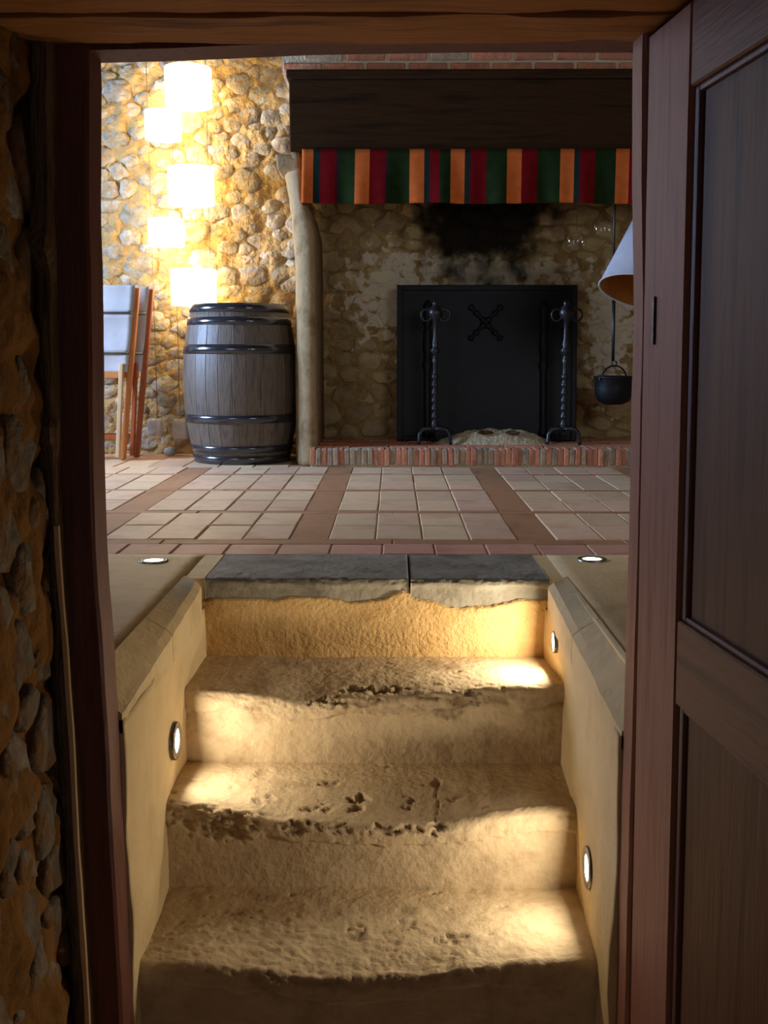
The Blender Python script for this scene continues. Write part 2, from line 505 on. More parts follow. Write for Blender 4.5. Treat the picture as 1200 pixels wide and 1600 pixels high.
def lay_stones(parent, m, cells, O, U, V, Nn, gap, h, seed, keep=lambda u, v: True, limit=300):
    rng = random.Random(seed)
    O, U, V, Nn = Vector(O), Vector(U), Vector(V), Vector(Nn)
    k = 0
    for poly, r in cells:
        cx = sum(p[0] for p in poly) / len(poly)
        cy = sum(p[1] for p in poly) / len(poly)
        if not keep(cx, cy) or k >= limit: continue
        hh = h * rng.uniform(0.6, 1.25) * min(1.0, 0.55 + r * 5)
        cx, cy, vs, fs = stone_mesh(poly, gap * rng.uniform(0.6, 1.5), hh, rng)
        vv = [U * x + V * y + Nn * z for x, y, z in vs]
        pyobj('stone', vv, fs, m, parent, O + U * cx + V * cy - Vector(parent.location), True)
        k += 1
    return k

def rough_plane(name, O, U, V, Nn, u0, u1, v0, v1, step, amp, freq, m, seed=0.0, thick=0.2, parent=None, fn=None):
    """a lumpy wall face with real thickness behind it"""
    O, U, V, Nn = Vector(O), Vector(U), Vector(V), Vector(Nn)
    nu = max(2, int((u1 - u0) / step)); nv = max(2, int((v1 - v0) / step))
    vs, fs = [], []
    for j in range(nv + 1):
        for i in range(nu + 1):
            u = u0 + (u1 - u0) * i / nu; v = v0 + (v1 - v0) * j / nv
            d = amp * fbm(u * freq + seed, v * freq, seed * 3.1, 3)
            if fn: d += fn(u, v)
            vs.append(O + U * u + V * v + Nn * d)
    for j in range(nv):
        for i in range(nu):
            a = j * (nu + 1) + i
            fs.append((a, a + 1, a + nu + 2, a + nu + 1))
    b = len(vs)
    cs = [(u0, v0), (u1, v0), (u1, v1), (u0, v1)]
    vs += [O + U * u + V * v - Nn * thick for u, v in cs]
    bot = list(range(0, nu + 1)); top = list(range(nv * (nu + 1), (nv + 1) * (nu + 1)))
    lef = [j * (nu + 1) for j in range(nv + 1)]; rig = [j * (nu + 1) + nu for j in range(nv + 1)]
    fs.append(tuple(reversed(bot)) + (b, b + 1)); fs.append(tuple(top) + (b + 2, b + 3))
    fs.append(tuple(lef) + (b + 3, b)); fs.append(tuple(reversed(rig)) + (b + 1, b + 2))
    fs.append((b + 3, b + 2, b + 1, b))
    o = pyobj(name, vs, fs, m, parent, smooth=False)
    me = o.data
    n = nu * nv
    me.polygons.foreach_set('use_smooth', [True] * n + [False] * (len(me.polygons) - n))
    return o

# ================================================================== THE SETTING
XL, XR, YB, ZC = -3.2, 2.8, 6.75, 2.75

# ---- room floor: grout bed, terracotta strips in a grid, four tiles across each panel
floor = box('floor', XL, XR, 3.335, YB + 0.2, -0.12, -0.0045, M['grout'])
tag(floor, 'buff terracotta tile floor divided by brown strips, in front of the fireplace', 'floor', kind='structure')
rng = random.Random(5)
tile_cache = {}
def tile_piece(name, x0, x1, y0, y1, m, top=0.0, bev=0.004):
    key = (name, round(x1 - x0, 4), round(y1 - y0, 4), m.name)
    if key not in tile_cache:
        bm = bmesh.new()
        add_box(bm, -(x1 - x0) / 2, (x1 - x0) / 2, -(y1 - y0) / 2, (y1 - y0) / 2, -0.03, 0.0, bev)
        o = bmobj(name, bm, m, floor)
        tile_cache[key] = o.data
    else:
        o = bpy.data.objects.new(name, tile_cache[key]); COL.objects.link(o); o.parent = floor
    o.location = ((x0 + x1) / 2, (y0 + y1) / 2, top)
    return o

SW = 0.135
scx = [-1.885 - 0.795, -1.885, -1.090, -0.295, 0.500, 1.295, 2.090]
cross = [(3.533, 3.619), (4.219, 4.288), (4.905, 4.965), (5.555, 5.615)]
rows = [(3.619, 4.219), (4.288, 4.905), (4.965, 5.555), (5.615, 5.93)]
for (a, b) in cross:
    x = XL + 0.02
    while x < XR - 0.1:
        x2 = min(x + 0.795, XR - 0.02)
        tile_piece('floor_strip', x, x2 - 0.004, a, b, M['strip'], -0.001 + rng.uniform(-.001, .001), 0.003)
        x += 0.795
for c in scx:
    for (a, b) in rows:
        tile_piece('floor_strip', c - SW / 2, c + SW / 2, a + 0.002, b - 0.002, M['strip'], -0.001 + rng.uniform(-.001, .001), 0.003)
G = 0.002
for ci in range(len(scx) - 1):
    xa, xb = scx[ci] + SW / 2, scx[ci + 1] - SW / 2
    w = (xb - xa) / 4
    for ri, (a, b) in enumerate(rows):
        cuts = [a, (a + b) / 2, b] if ri < 3 else [a, b]
        for q in range(4):
            for ya, yb in zip(cuts, cuts[1:]):
                t = tile_piece('floor_tile', xa + q * w + G, xa + (q + 1) * w - G, ya + G, yb - G, M['tile'], rng.uniform(-.0015, .0025))
                t.rotation_euler.z = rng.uniform(-.008, .008)
# wall-side row left of the hearth and front row beside the threshold
x = XL + 0.03
while x < -0.62:
    tile_piece('floor_tile', x + G, x + 0.198 - G, 5.93 + G, 6.30 - G, M['tile'], rng.uniform(-.0015, .002))
    tile_piece('floor_tile', x + G, x + 0.198 - G, 6.30 + G, 6.70 - G, M['tile'], rng.uniform(-.0015, .002))
    x += 0.198
x = -0.036 - 0.172 * 18
while x < XR - 0.2:
    t = tile_piece('floor_tile', x + G, x + 0.172 - G, 3.350, 3.533 - G, M['tile_pink'], rng.uniform(-.001, .002))
    x += 0.172

# ---- cement landing either side of the stair well
for nm, x0, x1, lab in (('floor_landing', XL, -0.606, 'sandy cement landing left of the stair well'),
                        ('floor_landing', 0.492, XR, 'sandy cement landing right of the stair well')):
    o = rough_plane(nm, (0, 0, 0), (1, 0, 0), (0, 1, 0), (0, 0, 1), x0, x1, 2.03, 3.345, 0.05, 0.0025, 3, M['cement'], x0, 0.10)
    tag(o, lab, 'floor', kind='structure')

for x0, x1, lab in ((-0.606, -0.5465, 'narrow cement strip at the left end of the grey slab'), (0.4495, 0.492, 'narrow cement strip at the right end of the grey slab')):
    tag(box('floor_landing', x0, x1, 2.985, 3.345, -0.10, -0.001, M['cement']), lab, 'floor', kind='structure')

# ---- back wall with rubble stones
wall_back = rough_plane('wall_back', (0, YB, 0), (1, 0, 0), (0, 0, 1), (0, -1, 0), XL, -0.40, -0.05, ZC, 0.0125, 0.026, 12, M['mortar_gold'], 3.3, 0.2, fn=lambda u, v: 0.006)
tag(wall_back, 'golden rubble stone wall behind the hanging lamps and the barrel', 'wall', kind='structure')
cells = rubble(-2.45, -0.55, 0.02, 2.62, [(0.105, 30), (0.085, 120), (0.064, 600), (0.047, 1600), (0.034, 3000)], 1.45, 11)
nst = lay_stones(wall_back, M['stone_gold'], cells, (0, YB, 0), (1, 0, 0), (0, 0, 1), (0, -1, 0), 0.000, 0.022, 4,
                 keep=lambda u, v: not (u > -1.15 and u < -0.65 and v < 0.75) and v < 2.5)

# ---- wall inside the fireplace
wall_fire = rough_plane('wall_fireplace', (0, 6.70, 0), (1, 0, 0), (0, 0, 1), (0, -1, 0), -0.60, 2.1, 0.0, 2.132, 0.015, 0.020, 11, M['hearth_mortar'], 7.7, 0.1, fn=lambda u, v: 0.004)
tag(wall_fire, 'sooty brown stone wall at the back of the fireplace', 'wall', kind='structure')
cells = rubble(-0.50, 1.85, 0.10, 1.75, [(0.110, 50), (0.085, 200), (0.062, 500), (0.045, 500)], 1.75, 23)
lay_stones(wall_fire, M['hearth_stone'], cells, (0, 6.70, 0), (1, 0, 0), (0, 0, 1), (0, -1, 0), 0.001, 0.016, 9,
           keep=lambda u, v: not (0.12 < u < 1.02 and v < 0.92))

# ---- other walls of the room (seen only from the side)
def wall_with_openings(name, plane, a0, a1, z0, z1, d0, d1, holes, m):
    """plane 'x' wall runs along Y, plane 'y' along X; holes (a0,a1,z0,z1)"""
    bm = bmesh.new()
    holes = sorted(holes)
    def bx(u0, u1, w0, w1):
        if u1 - u0 < 1e-4 or w1 - w0 < 1e-4: return
        if plane == 'x': add_box(bm, d0, d1, u0, u1, w0, w1)
        else: add_box(bm, u0, u1, d0, d1, w0, w1)
    cur = a0
    for h in holes:
        bx(cur, h[0], z0, z1)
        bx(h[0], h[1], z0, h[2]); bx(h[0], h[1], h[3], z1)
        cur = h[1]
    bx(cur, a1, z0, z1)
    return bmobj(name, bm, m)
w = wall_with_openings('wall_left', 'x', 1.73, YB + 0.2, -0.05, ZC, XL - 0.25, XL, [(5.08, 5.72, 0.95, 1.95)], M['limewash'])
tag(w, 'tan plaster wall with the side window, left of the folded chairs', 'wall', kind='structure')
w = box('wall_right', XR, XR + 0.2, 1.73, YB + 0.2, -0.05, ZC, M['limewash'])
tag(w, 'tan plaster wall at the far right of the room', 'wall', kind='structure')
w = wall_with_openings('wall_front', 'y', XL, XR, -0.95, ZC, 1.73, 2.03, [(-2.2, -1.2, 0.95, 1.95), (-0.84, 0.70, -0.95, 1.30), (1.25, 2.25, 0.95, 1.95)], M['limewash'])
tag(w, 'tan plaster room wall around the doorway', 'wall', kind='structure')
w = wall_with_openings('wall_rear', 'y', -0.40, XR, -0.05, ZC, 6.78, 6.95, [], M['limewash'])
tag(w, 'plain wall behind the chimney', 'wall', kind='structure')
c = box('ceiling', XL - 0.2, XR + 0.2, 1.73, YB + 0.2, ZC, ZC + 0.15, M['ceiling'])
tag(c, 'dark oak ceiling above the hanging lamps', 'ceiling', kind='structure')
def window(name, plane, a0, a1, z0, z1, d, lab):
    bm = bmesh.new()
    t = 0.05
    mid = (a0 + a1) / 2
    bars = [(a0, a0 + t, z0, z1), (a1 - t, a1, z0, z1), (a0, a1, z0, z0 + t), (a0, a1, z1 - t, z1), (mid - .03, mid + .03, z0, z1)]
    for p, q, r, s in bars:
        if plane == 'x': add_box(bm, d - .025, d + .025, p, q, r, s)
        else: add_box(bm, p, q, d - .025, d + .025, r, s)
    tag(bmobj(name, bm, M['wood_frame']), lab, 'window', kind='structure')
window('window_1', 'x', 5.08, 5.72, 0.95, 1.95, XL - 0.15, 'casement window in the side wall left of the chairs')
window('window_2', 'y', -2.2, -1.2, 0.95, 1.95, 1.85, 'casement window left of the doorway')
window('window_3', 'y', 1.25, 2.25, 0.95, 1.95, 1.85, 'casement window right of the doorway')

# ---- passage on the near side of the door
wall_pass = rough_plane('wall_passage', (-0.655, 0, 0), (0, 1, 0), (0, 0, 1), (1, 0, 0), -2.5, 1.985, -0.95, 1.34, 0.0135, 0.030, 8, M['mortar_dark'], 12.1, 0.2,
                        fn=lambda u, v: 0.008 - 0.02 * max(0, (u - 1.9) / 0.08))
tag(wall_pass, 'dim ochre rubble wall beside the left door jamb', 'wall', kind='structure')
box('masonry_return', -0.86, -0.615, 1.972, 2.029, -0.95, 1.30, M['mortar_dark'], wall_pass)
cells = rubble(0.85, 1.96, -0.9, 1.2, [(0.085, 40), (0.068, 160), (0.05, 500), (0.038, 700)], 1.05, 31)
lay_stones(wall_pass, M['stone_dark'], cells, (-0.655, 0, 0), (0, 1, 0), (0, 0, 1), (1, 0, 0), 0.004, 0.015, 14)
w = box('wall_passage', 0.72, 0.92, -2.5, 1.73, -0.95, 1.34, M['cellar'])
tag(w, 'dim plaster wall behind the open door', 'wall', kind='structure')
f = box('floor_passage', -0.85, 0.92, -2.5, 2.06, -1.0, -0.862, M['cement'])
tag(f, 'dim cement floor at the foot of the steps', 'floor', kind='structure')
c = box('ceiling_passage', -0.85, 0.92, -2.5, 1.30, 1.34, 1.45, M['ceiling'])
tag(c, 'dark boarded ceiling of the passage', 'ceiling', kind='structure')
lin_e = empty('trim_1', (0, 1.6, 1.18))
tag(lin_e, 'old oak lintel beams over the doorway', 'lintel', kind='structure')
def warped_beam(name, x0, x1, y0, y1, z0, z1, m, parent, seed, amp=0.006, n=60):
    vs, fs = [], []
    px, py, pz = parent.location if parent else (0, 0, 0)
    for i in range(n + 1):
        x = x0 + (x1 - x0) * i / n
        cs = [(y0, z0), ((y0 + y1) / 2, z0), (y1 - .006, z0), (y1, z0 + .008), (y1, z1), (y0, z1)]
        for k, (y, z) in enumerate(cs):
            a = amp * fbm(x * 5 + k * 7.3, seed, k, 4) if k < 4 else 0
            vs.append((x - px, y + a * 0.8 - py, z + a - pz))
    m_ = 6
    for i in range(n):
        for k in range(m_):
            l = (k + 1) % m_
            fs.append((i * m_ + k, i * m_ + l, (i + 1) * m_ + l, (i + 1) * m_ + k))
    fs.append(tuple(range(m_ - 1, -1, -1))); fs.append(tuple(n * m_ + k for k in range(m_)))
    return pyobj(name, vs, fs, m, parent, smooth=False)
warped_beam('beam', -0.85, 0.70, 1.80, 1.952, 1.181, 1.36, M['lintel'], lin_e, 1.0, 0.008)
warped_beam('beam', -0.85, 0.90, 1.63, 1.797, 1.186, 1.36, M['lintel'], lin_e, 2.0, 0.006)
warped_beam('beam', -0.85, 0.90, 1.45, 1.627, 1.184, 1.36, M['lintel'], lin_e, 3.0, 0.006)
warped_beam('beam', -0.85, 0.90, 1.28, 1.447, 1.186, 1.36, M['lintel'], lin_e, 4.0, 0.006)

# ---- door frame
frame = empty('trim_2', (-0.58, 2.0, -0.86))
tag(frame, 'red brown timber door frame around the doorway', 'door frame', kind='structure')
def jamb(name, tab, w, y0, y1, m, sign, seed, zs, fr=frame, amp=0.0015):
    vs, fs = [], []
    n = 70
    for i in range(n + 1):
        z = zs[0] + (zs[1] - zs[0]) * i / n
        xi = interp(tab, z)
        a = amp * fbm(z * 6, seed, 0, 3)
        for x, y in ((xi + a, y1), (xi + a, y0 + .006), (xi - sign * .006 + a, y0), (xi - sign * w + a * 2, y0), (xi - sign * w, y1)):
            vs.append(Vector((x, y, z)) - fr.location)
    m_ = 5
    for i in range(n):
        for k in range(m_):
            l = (k + 1) % m_
            fs.append((i * m_ + k, i * m_ + l, (i + 1) * m_ + l, (i + 1) * m_ + k))
    fs.append(tuple(range(m_ - 1, -1, -1))); fs.append(tuple(n * m_ + k for k in range(m_)))
    return pyobj(name, vs, fs, m, fr)
LT = [(-0.9, -0.545), (-0.736, -0.545), (-0.158, -0.551), (0.339, -0.560), (0.826, -0.548), (1.2, -0.536)]
RT = [(-0.9, 0.452), (-0.73, 0.450), (-0.11, 0.444), (0.341, 0.441), (0.587, 0.437), (1.2, 0.418)]
jamb('jamb', LT, 0.058, 1.945, 2.03, M['wood_frame'], 1, 1.0, (-0.862, 1.19))
jamb('jamb', RT, 0.14, 1.874, 1.952, M['wood_door'], -1, 2.0, (-0.862, 1.185))
hv = []
for y in (1.957, 2.04):
    for x, z in ((-0.60, 1.172), (-0.40, 1.176), (-0.15, 1.186), (0.15, 1.190), (0.58, 1.188)):
        hv.append(Vector((x, y, z)) - frame.location)
for y in (1.957, 2.04):
    for x in (-0.60, -0.40, -0.15, 0.15, 0.58):
        hv.append(Vector((x, y, 1.31)) - frame.location)
hf = [(0, 5, 9, 4, 14, 19, 15, 10)[:0] or (0, 10, 15, 5), (4, 9, 19, 14)]
for i in range(4):
    hf += [(i, i + 5, i + 6, i + 1), (10 + i, 11 + i, 16 + i, 15 + i), (i, i + 1, i + 11, i + 10), (i + 5, i + 15, i + 16, i + 6)]
pyobj('head', hv, hf, M['wood_frame'], frame)
# weathered outer strip between jamb and masonry
vs, fs = [], []
n = 110
for i in range(n + 1):
    z = -0.862 + 2.042 * i / n
    xr = interp(LT, z) - 0.056
    kn = 0.030 * math.exp(-((z - 0.83) / 0.03) ** 2) + 0.022 * math.exp(-((z - 0.50) / 0.025) ** 2)
    a1, a2, a3 = (fbm(z * f_, 5.5 + f_, 0, 4) for f_ in (4, 9, 14))
    y0 = 1.93 - kn
    for x, y in ((xr + 0.004, 1.99), (xr + .003 * a2, y0 + .004), (xr - .010 + .004 * a3, y0 - .006 + .006 * a1), (xr - .020 + .006 * a2, y0 + .008 * a3),
                 (xr - .040 + .010 * a1, y0 + .012 + .01 * a2), (xr - .075, 1.99)):
        vs.append(Vector((x, y, z)) - frame.location)
for i in range(n):
    for k in range(5):
        fs.append((i * 6 + k, i * 6 + k + 1, (i + 1) * 6 + k + 1, (i + 1) * 6 + k))
    fs.append((i * 6 + 5, i * 6, (i + 1) * 6, (i + 1) * 6 + 5))
fs.append((5, 4, 3, 2, 1, 0)); fs.append(tuple(n * 6 + k for k in range(6)))
pyobj('weathered_strip', vs, fs, M['wood_old'], frame)

# a pale split lath along the edge of the frame
vs = []
for i in range(61):
    z = -0.86 + 1.19 * i / 60
    xr = interp(LT, z) - 0.062 + 0.002 * n3(z * 5, 1.0)
    wd = 0.0045 + 0.0015 * n3(z * 9, 4.0)
    for dx, y in ((-wd, 1.928), (wd, 1.926), (wd, 1.915), (-wd, 1.917)):
        vs.append(Vector((xr + dx, y + 0.003 * n3(z * 7, 8.0), z)) - frame.location)
fs = [(3, 2, 1, 0), (240, 241, 242, 243)]
for i in range(60):
    for k in range(4):
        fs.append((i * 4 + k, i * 4 + (k + 1) % 4, (i + 1) * 4 + (k + 1) % 4, (i + 1) * 4 + k))
pyobj('edge_lath', vs, fs, M['chair_wood_pale'], frame)

# ---- open door leaf on the right
door = empty('door_1', (0.446, 1.868, 0.0))
ang = math.atan2(-0.994, 0.11)
door.rotation_euler = (Matrix.Rotation(math.radians(-1.0), 3, 'Y') @ Matrix.Rotation(ang, 3, 'Z')).to_euler()
tag(door, 'brown panelled wooden door standing open against the right side', 'door', kind='structure')
DZ0, DZ1, DW, DT = -0.845, 1.170, 0.95, 0.045
box('stile', 0, 0.185, 0, DT, DZ0, DZ1, M['wood_door'], door, 0.004)
box('stile', 0.78, DW, 0, DT, DZ0, DZ1, M['wood_door'], door, 0.004)
box('rail', 0.186, 0.779, 0.001, DT, 1.045, DZ1, M['wood_door_h'], door, 0.003)
box('rail', 0.186, 0.779, 0.001, DT, 0.072, 0.214, M['wood_door_h'], door, 0.003)
box('rail', 0.186, 0.779, 0.001, DT, DZ0, -0.66, M['wood_door_h'], door, 0.003)
def panel(z0, z1):
    p = box('panel', 0.187, 0.778, 0.016, DT - 0.006, z0, z1, M['wood_panel'], door)
    bm = bmesh.new()
    for (x0, x1, a, b) in ((0.187, 0.203, z0, z1), (0.762, 0.778, z0, z1), (0.203, 0.762, z0, z0 + .010), (0.203, 0.762, z1 - .010, z1)):
        add_box(bm, x0, x1, 0.008, 0.020, a, b, 0.004, 2)
    bmobj('moulding', bm, M['wood_frame'], p)
panel(0.214, 1.045)
panel(-0.66, 0.072)
box('keyhole_plate', 0.055, 0.062, -0.004, 0.001, 0.66, 0.74, M['iron'], door, 0.0015)

# ---- stair well walls and their copings
def stair_wall(name, X, sgn, lab, seed, Y0):
    o = rough_plane(name, (X, 0, 0), (0, 1, 0), (0, 0, 1), (sgn, 0, 0), Y0, 3.10, -0.95, -0.085, 0.018, 0.008, 3.2, M['plaster_wall'], seed, 0.055,
                    fn=lambda u, v: 0.010 * math.sin(u * 6 + seed) * 0.5)
    tag(o, lab, 'wall', kind='structure')
    # coping stones, the inner edge sinking a little towards the door
    for a, b in ((Y0, 2.515), (2.519, 3.005)):
        vs = []
        nn = 14
        for i in range(nn + 1):
            y = a + (b - a) * i / nn
            t = (y - 1.995) / 1.0
            zi = -0.062 + 0.060 * t
            wob = 0.003 * fbm(y * 9, seed, 2)
            xo = X - sgn * 0.060
            if b > 2.9 and i == nn: pass
            for x, z in ((xo, 0.003), (X - sgn * 0.012 + wob, zi + 0.004), (X + sgn * 0.004 + wob, zi - 0.012), (X + sgn * 0.004 + wob, -0.112), (xo, -0.112)):
                yy = y
                if b > 2.9:
                    yy = y + (0.0 if x == xo else -0.075) * max(0, (i / nn - 0.6) / 0.4)
                vs.append((x, yy, z))
        fs = []
        for i in range(nn):
            for k in range(5):
                l = (k + 1) % 5
                fs.append((i * 5 + k, i * 5 + l, (i + 1) * 5 + l, (i + 1) * 5 + k))
        fs.append((4, 3, 2, 1, 0)); fs.append(tuple(nn * 5 + k for k in range(5)))
        bm = bmesh.new(); bv = [bm.verts.new(v) for v in vs]
        for f_ in fs: bm.faces.new([bv[i] for i in f_])
        bmobj('coping_stone', bm, M['coping'], o)
    return o
wsl = stair_wall('wall_stair_left', -0.548, 1, 'sandy plaster wall left of the steps', 1.7, 2.031)
wsr = stair_wall('wall_stair_right', 0.443, -1, 'sandy plaster wall right of the steps', 8.2, 1.953)

# ---- the steps
stairs = empty('staircase', (-0.05, 2.5, -0.86))
tag(stairs, 'worn sandstone steps climbing to the tiled room', 'staircase')

def step_mesh(name, z, Yb, Yf, zlow, x0, x1, wear, chips, seed, m, rn=0.022, th=0.055, pit=1.0, rough=1.0, ds=0.0048, plaster=None, lip=0.0):
    nx = int((x1 - x0) / ds)
    st = []
    L1 = Yb - Yf - rn
    k = int(L1 / ds)
    for i in range(k): st.append(('t', i / k))
    for i in range(7): st.append(('n', i / 7))
    L2 = z - rn - zlow
    k = int(L2 / ds)
    for i in range(k + 1): st.append(('r', i / k))
    vs, chipv, grey = [], [], []
    for (seg, t) in st:
        if seg == 't': py, pz, ny, nz, s = Yb - L1 * t, z, 0, 1, -(L1 * (1 - t) + rn)
        elif seg == 'n':
            a = t * PI / 2
            py, pz, ny, nz, s = Yf + rn - rn * math.sin(a), z - rn + rn * math.cos(a), -math.sin(a), math.cos(a), -rn + 2 * rn * t
        else: py, pz, ny, nz, s = Yf, z - rn - L2 * t, -1, 0, rn + L2 * t
        for i in range(nx + 1):
            x = x0 + (x1 - x0) * i / nx
            d = interp(wear, x) if wear else 0
            fade = 1.0 if s > -rn else max(0.0, 1 - (-s - rn) / (L1 * 0.8)) ** 1.4
            if seg == 'r': fade = max(0.0, 1 - (s - rn) / (L2 * 0.85)) ** 1.0
            y, zz = py, pz - d * fade
            # broad unevenness
            h = 0.004 * rough * fbm(x * 4, s * 5, seed, 4) + 0.0010 * rough * fbm(x * 26, s * 26, seed + 4, 3)
            if seg == 'r':
                tt = th * (1 + 0.45 * fbm(x * 7, seed, 3, 4))
                k_ = min(1, max(0, (s - tt) / 0.006))
                h -= 0.010 * k_ - lip * 0
                if k_ < 1: h += 0.003 * rough * fbm(x * 18, s * 18, seed + 9, 3)
            elif seg == 'n':
                h += 0.004 * rough * fbm(x * 12, s * 6, seed + 9, 3)
            c = 0.0
            for (cx, cs, rx, rs, dep) in chips:
                if rx < 0.01:      # a crack wandering across the tread
                    w_ = abs(x - cx - 0.014 * n3(s * 22, seed))
                    if abs(s - cs) < rs and w_ < 0.0045:
                        v = 1 - w_ / 0.0045
                        h -= 0.004 * v; c = max(c, v)
                    continue
                q = ((x - cx) / (rx * 1.15)) ** 2 + ((s - cs) / (rs * 1.1)) ** 2
                if q < 3.4:
                    v = 0.62 - q * 0.8 + 1.5 * fbm(x * 42 + cx * 9, s * 58, seed + 20, 5)
                    v = max(0.0, min(1.0, v * 3.0))
                    if v > 0:
                        h -= 0.42 * dep * v
                        c = max(c, v * min(1, dep / 0.020))
            if pit and s < th * 1.2:
                v = fbm(x * 19 + 3, s * 24, seed + 30, 4) - 0.72
                if v > 0:
                    v = min(1, v * 6)
                    h -= 0.004 * pit * v
                    c = max(c, 0.35 * v)
            vs.append((x, y + ny * h, zz + nz * h))
            chipv.append(c)
    fs = []
    W = nx + 1
    R = len(st)
    for j in range(R - 1):
        for i in range(nx):
            a = j * W + i
            fs.append((a, a + W, a + W + 1, a + 1))
    nmain = len(fs)
    b = len(vs)
    # close the block at the ends, underneath and behind
    vs += [(x0, Yb, zlow), (x1, Yb, zlow)]
    chipv += [0, 0]
    fs.append(tuple(j * W for j in range(R)) + (b,))
    fs.append(tuple(j * W + nx for j in reversed(range(R))) + (b + 1,)[:0] + (b + 1,))
    fs.append(tuple((R - 1) * W + i for i in range(nx + 1)) + (b + 1, b))
    fs.append((b, b + 1) + tuple(i for i in reversed(range(nx + 1))))
    vs = [Vector(v) - stairs.location for v in vs]
    o = pyobj(name, vs, fs, m, stairs)
    o.data.polygons.foreach_set('use_smooth', [True] * nmain + [False] * 4)
    a = o.data.attributes.new('chip', 'FLOAT', 'POINT')
    a.data.foreach_set('value', chipv)
    return o

def pxwear(tab, ref, sc, shift):
    return [((x - 615) * sc + shift, max(-.02, (y - ref) * sc)) for x, y in tab]
w1 = pxwear([(290, 1076), (400, 1086), (480, 1097), (560, 1093), (700, 1081), (800, 1074), (875, 1070)], 1075, 0.00169, 0.0)
w2 = pxwear([(262, 1258), (300, 1260), (380, 1273), (450, 1283), (560, 1288), (640, 1290), (700, 1285), (740, 1277), (780, 1268), (850, 1261), (905, 1263)], 1262, 0.00154, 0.0)
w3 = pxwear([(222, 1505), (300, 1509), (400, 1520), (500, 1533), (560, 1533), (650, 1527), (750, 1511), (850, 1503), (930, 1499)], 1509, 0.00137, 0.0)
ch1 = [(-0.095, -0.058, 0.050, 0.020, 0.022), (-0.010, -0.050, 0.040, 0.018, 0.020), (-0.17, -0.010, 0.045, 0.022, 0.016), (-0.09, 0.008, 0.06, 0.014, 0.012),
       (0.19, 0.020, 0.055, 0.024, 0.018), (0.14, 0.062, 0.030, 0.016, 0.016), (0.27, 0.028, 0.05, 0.014, 0.012), (-0.42, 0.012, 0.10, 0.012, 0.007),
       (-0.30, 0.030, 0.10, 0.012, 0.008), (0.00, 0.040, 0.08, 0.010, 0.008), (0.26, -0.030, 0.04, 0.010, 0.008), (0.12, -0.06, 0.03, 0.010, 0.007), (0.36, -0.02, 0.04, 0.012, 0.006)]
ch2 = [(-0.083, -0.085, 0.022, 0.030, 0.024), (0.035, -0.090, 0.020, 0.018, 0.018), (0.110, -0.090, 0.008, 0.10, 0.012), (0.102, -0.18, 0.018, 0.018, 0.018),
       (-0.47, 0.030, 0.075, 0.045, 0.016), (-0.385, 0.028, 0.05, 0.040, 0.018), (-0.235, 0.012, 0.035, 0.022, 0.020), (-0.02, 0.008, 0.026, 0.018, 0.022),
       (0.045, 0.010, 0.026, 0.016, 0.018), (0.100, 0.012, 0.022, 0.020, 0.024), (-0.13, 0.014, 0.05, 0.018, 0.012), (-0.22, -0.055, 0.030, 0.012, 0.010),
       (-0.33, -0.070, 0.020, 0.012, 0.010), (-0.30, -0.020, 0.030, 0.010, 0.008), (-0.16, -0.17, 0.03, 0.014, 0.012), (0.16, -0.09, 0.02, 0.014, 0.010), (-0.18, -0.06, 0.02, 0.015, 0.010)]
ch3 = [(-0.08, -0.16, 0.022, 0.028, 0.013), (0.03, -0.17, 0.024, 0.020, 0.011), (0.13, -0.115, 0.028, 0.014, 0.010), (-0.30, -0.12, 0.10, 0.08, 0.006),
       (-0.45, -0.10, 0.08, 0.06, 0.006), (-0.12, -0.08, 0.12, 0.06, 0.006), (0.06, -0.04, 0.10, 0.03, 0.006), (-0.05, 0.01, 0.2, 0.015, 0.010), (-0.30, 0.01, 0.15, 0.014, 0.008)]
step_mesh('step', -0.23, 3.02, 2.683, -0.455, -0.560, 0.455, w1, ch1, 1.5, M['step_stone'])
step_mesh('step', -0.44, 2.72, 2.408, -0.665, -0.560, 0.455, w2, ch2, 4.5, M['step_stone'], th=0.060)
step_mesh('step', -0.65, 2.44, 2.083, -0.870, -0.560, 0.455, w3, ch3, 8.5, M['step_stone'], th=0.05, rough=1.5, pit=1.4)
slch = [(-0.3, 0.0, 0.2, 0.012, 0.006), (0.2, 0.0, 0.15, 0.010, 0.005), (0.03, 0.01, 0.03, 0.02, 0.012)]
step_mesh('threshold_slab', 0.001, 3.345, 2.970, -0.11, -0.545, 0.044, None, slch, 12.0, M['slab'], rn=0.016, th=0.022, rough=0.7, pit=0.4, ds=0.006)
step_mesh('threshold_slab', 0.000, 3.345, 2.972, -0.11, 0.050, 0.448, None, slch, 15.0, M['slab'], rn=0.016, th=0.022, rough=0.7, pit=0.4, ds=0.006)
# ochre render below the slabs, its ragged top lapping over the stone
def riser_d(u, v):
    b = -0.060 + 0.016 * fbm(u * 6, 2.0, 1, 4) + 0.028 * math.exp(-((u - 0.02) / 0.03) ** 2) - 0.022 * math.exp(-((u - 0.22) / 0.13) ** 2)
    k_ = min(1, max(0, (v - b) / 0.004))
    return -0.022 * k_
o = rough_plane('riser', (0, 2.972, 0), (1, 0, 0), (0, 0, 1), (0, -1, 0), -0.560, 0.455, -0.26, -0.028, 0.0055, 0.004, 8, M['riser_top'], 2.2, 0.06, fn=riser_d)
o.parent = stairs
o.location = -stairs.location

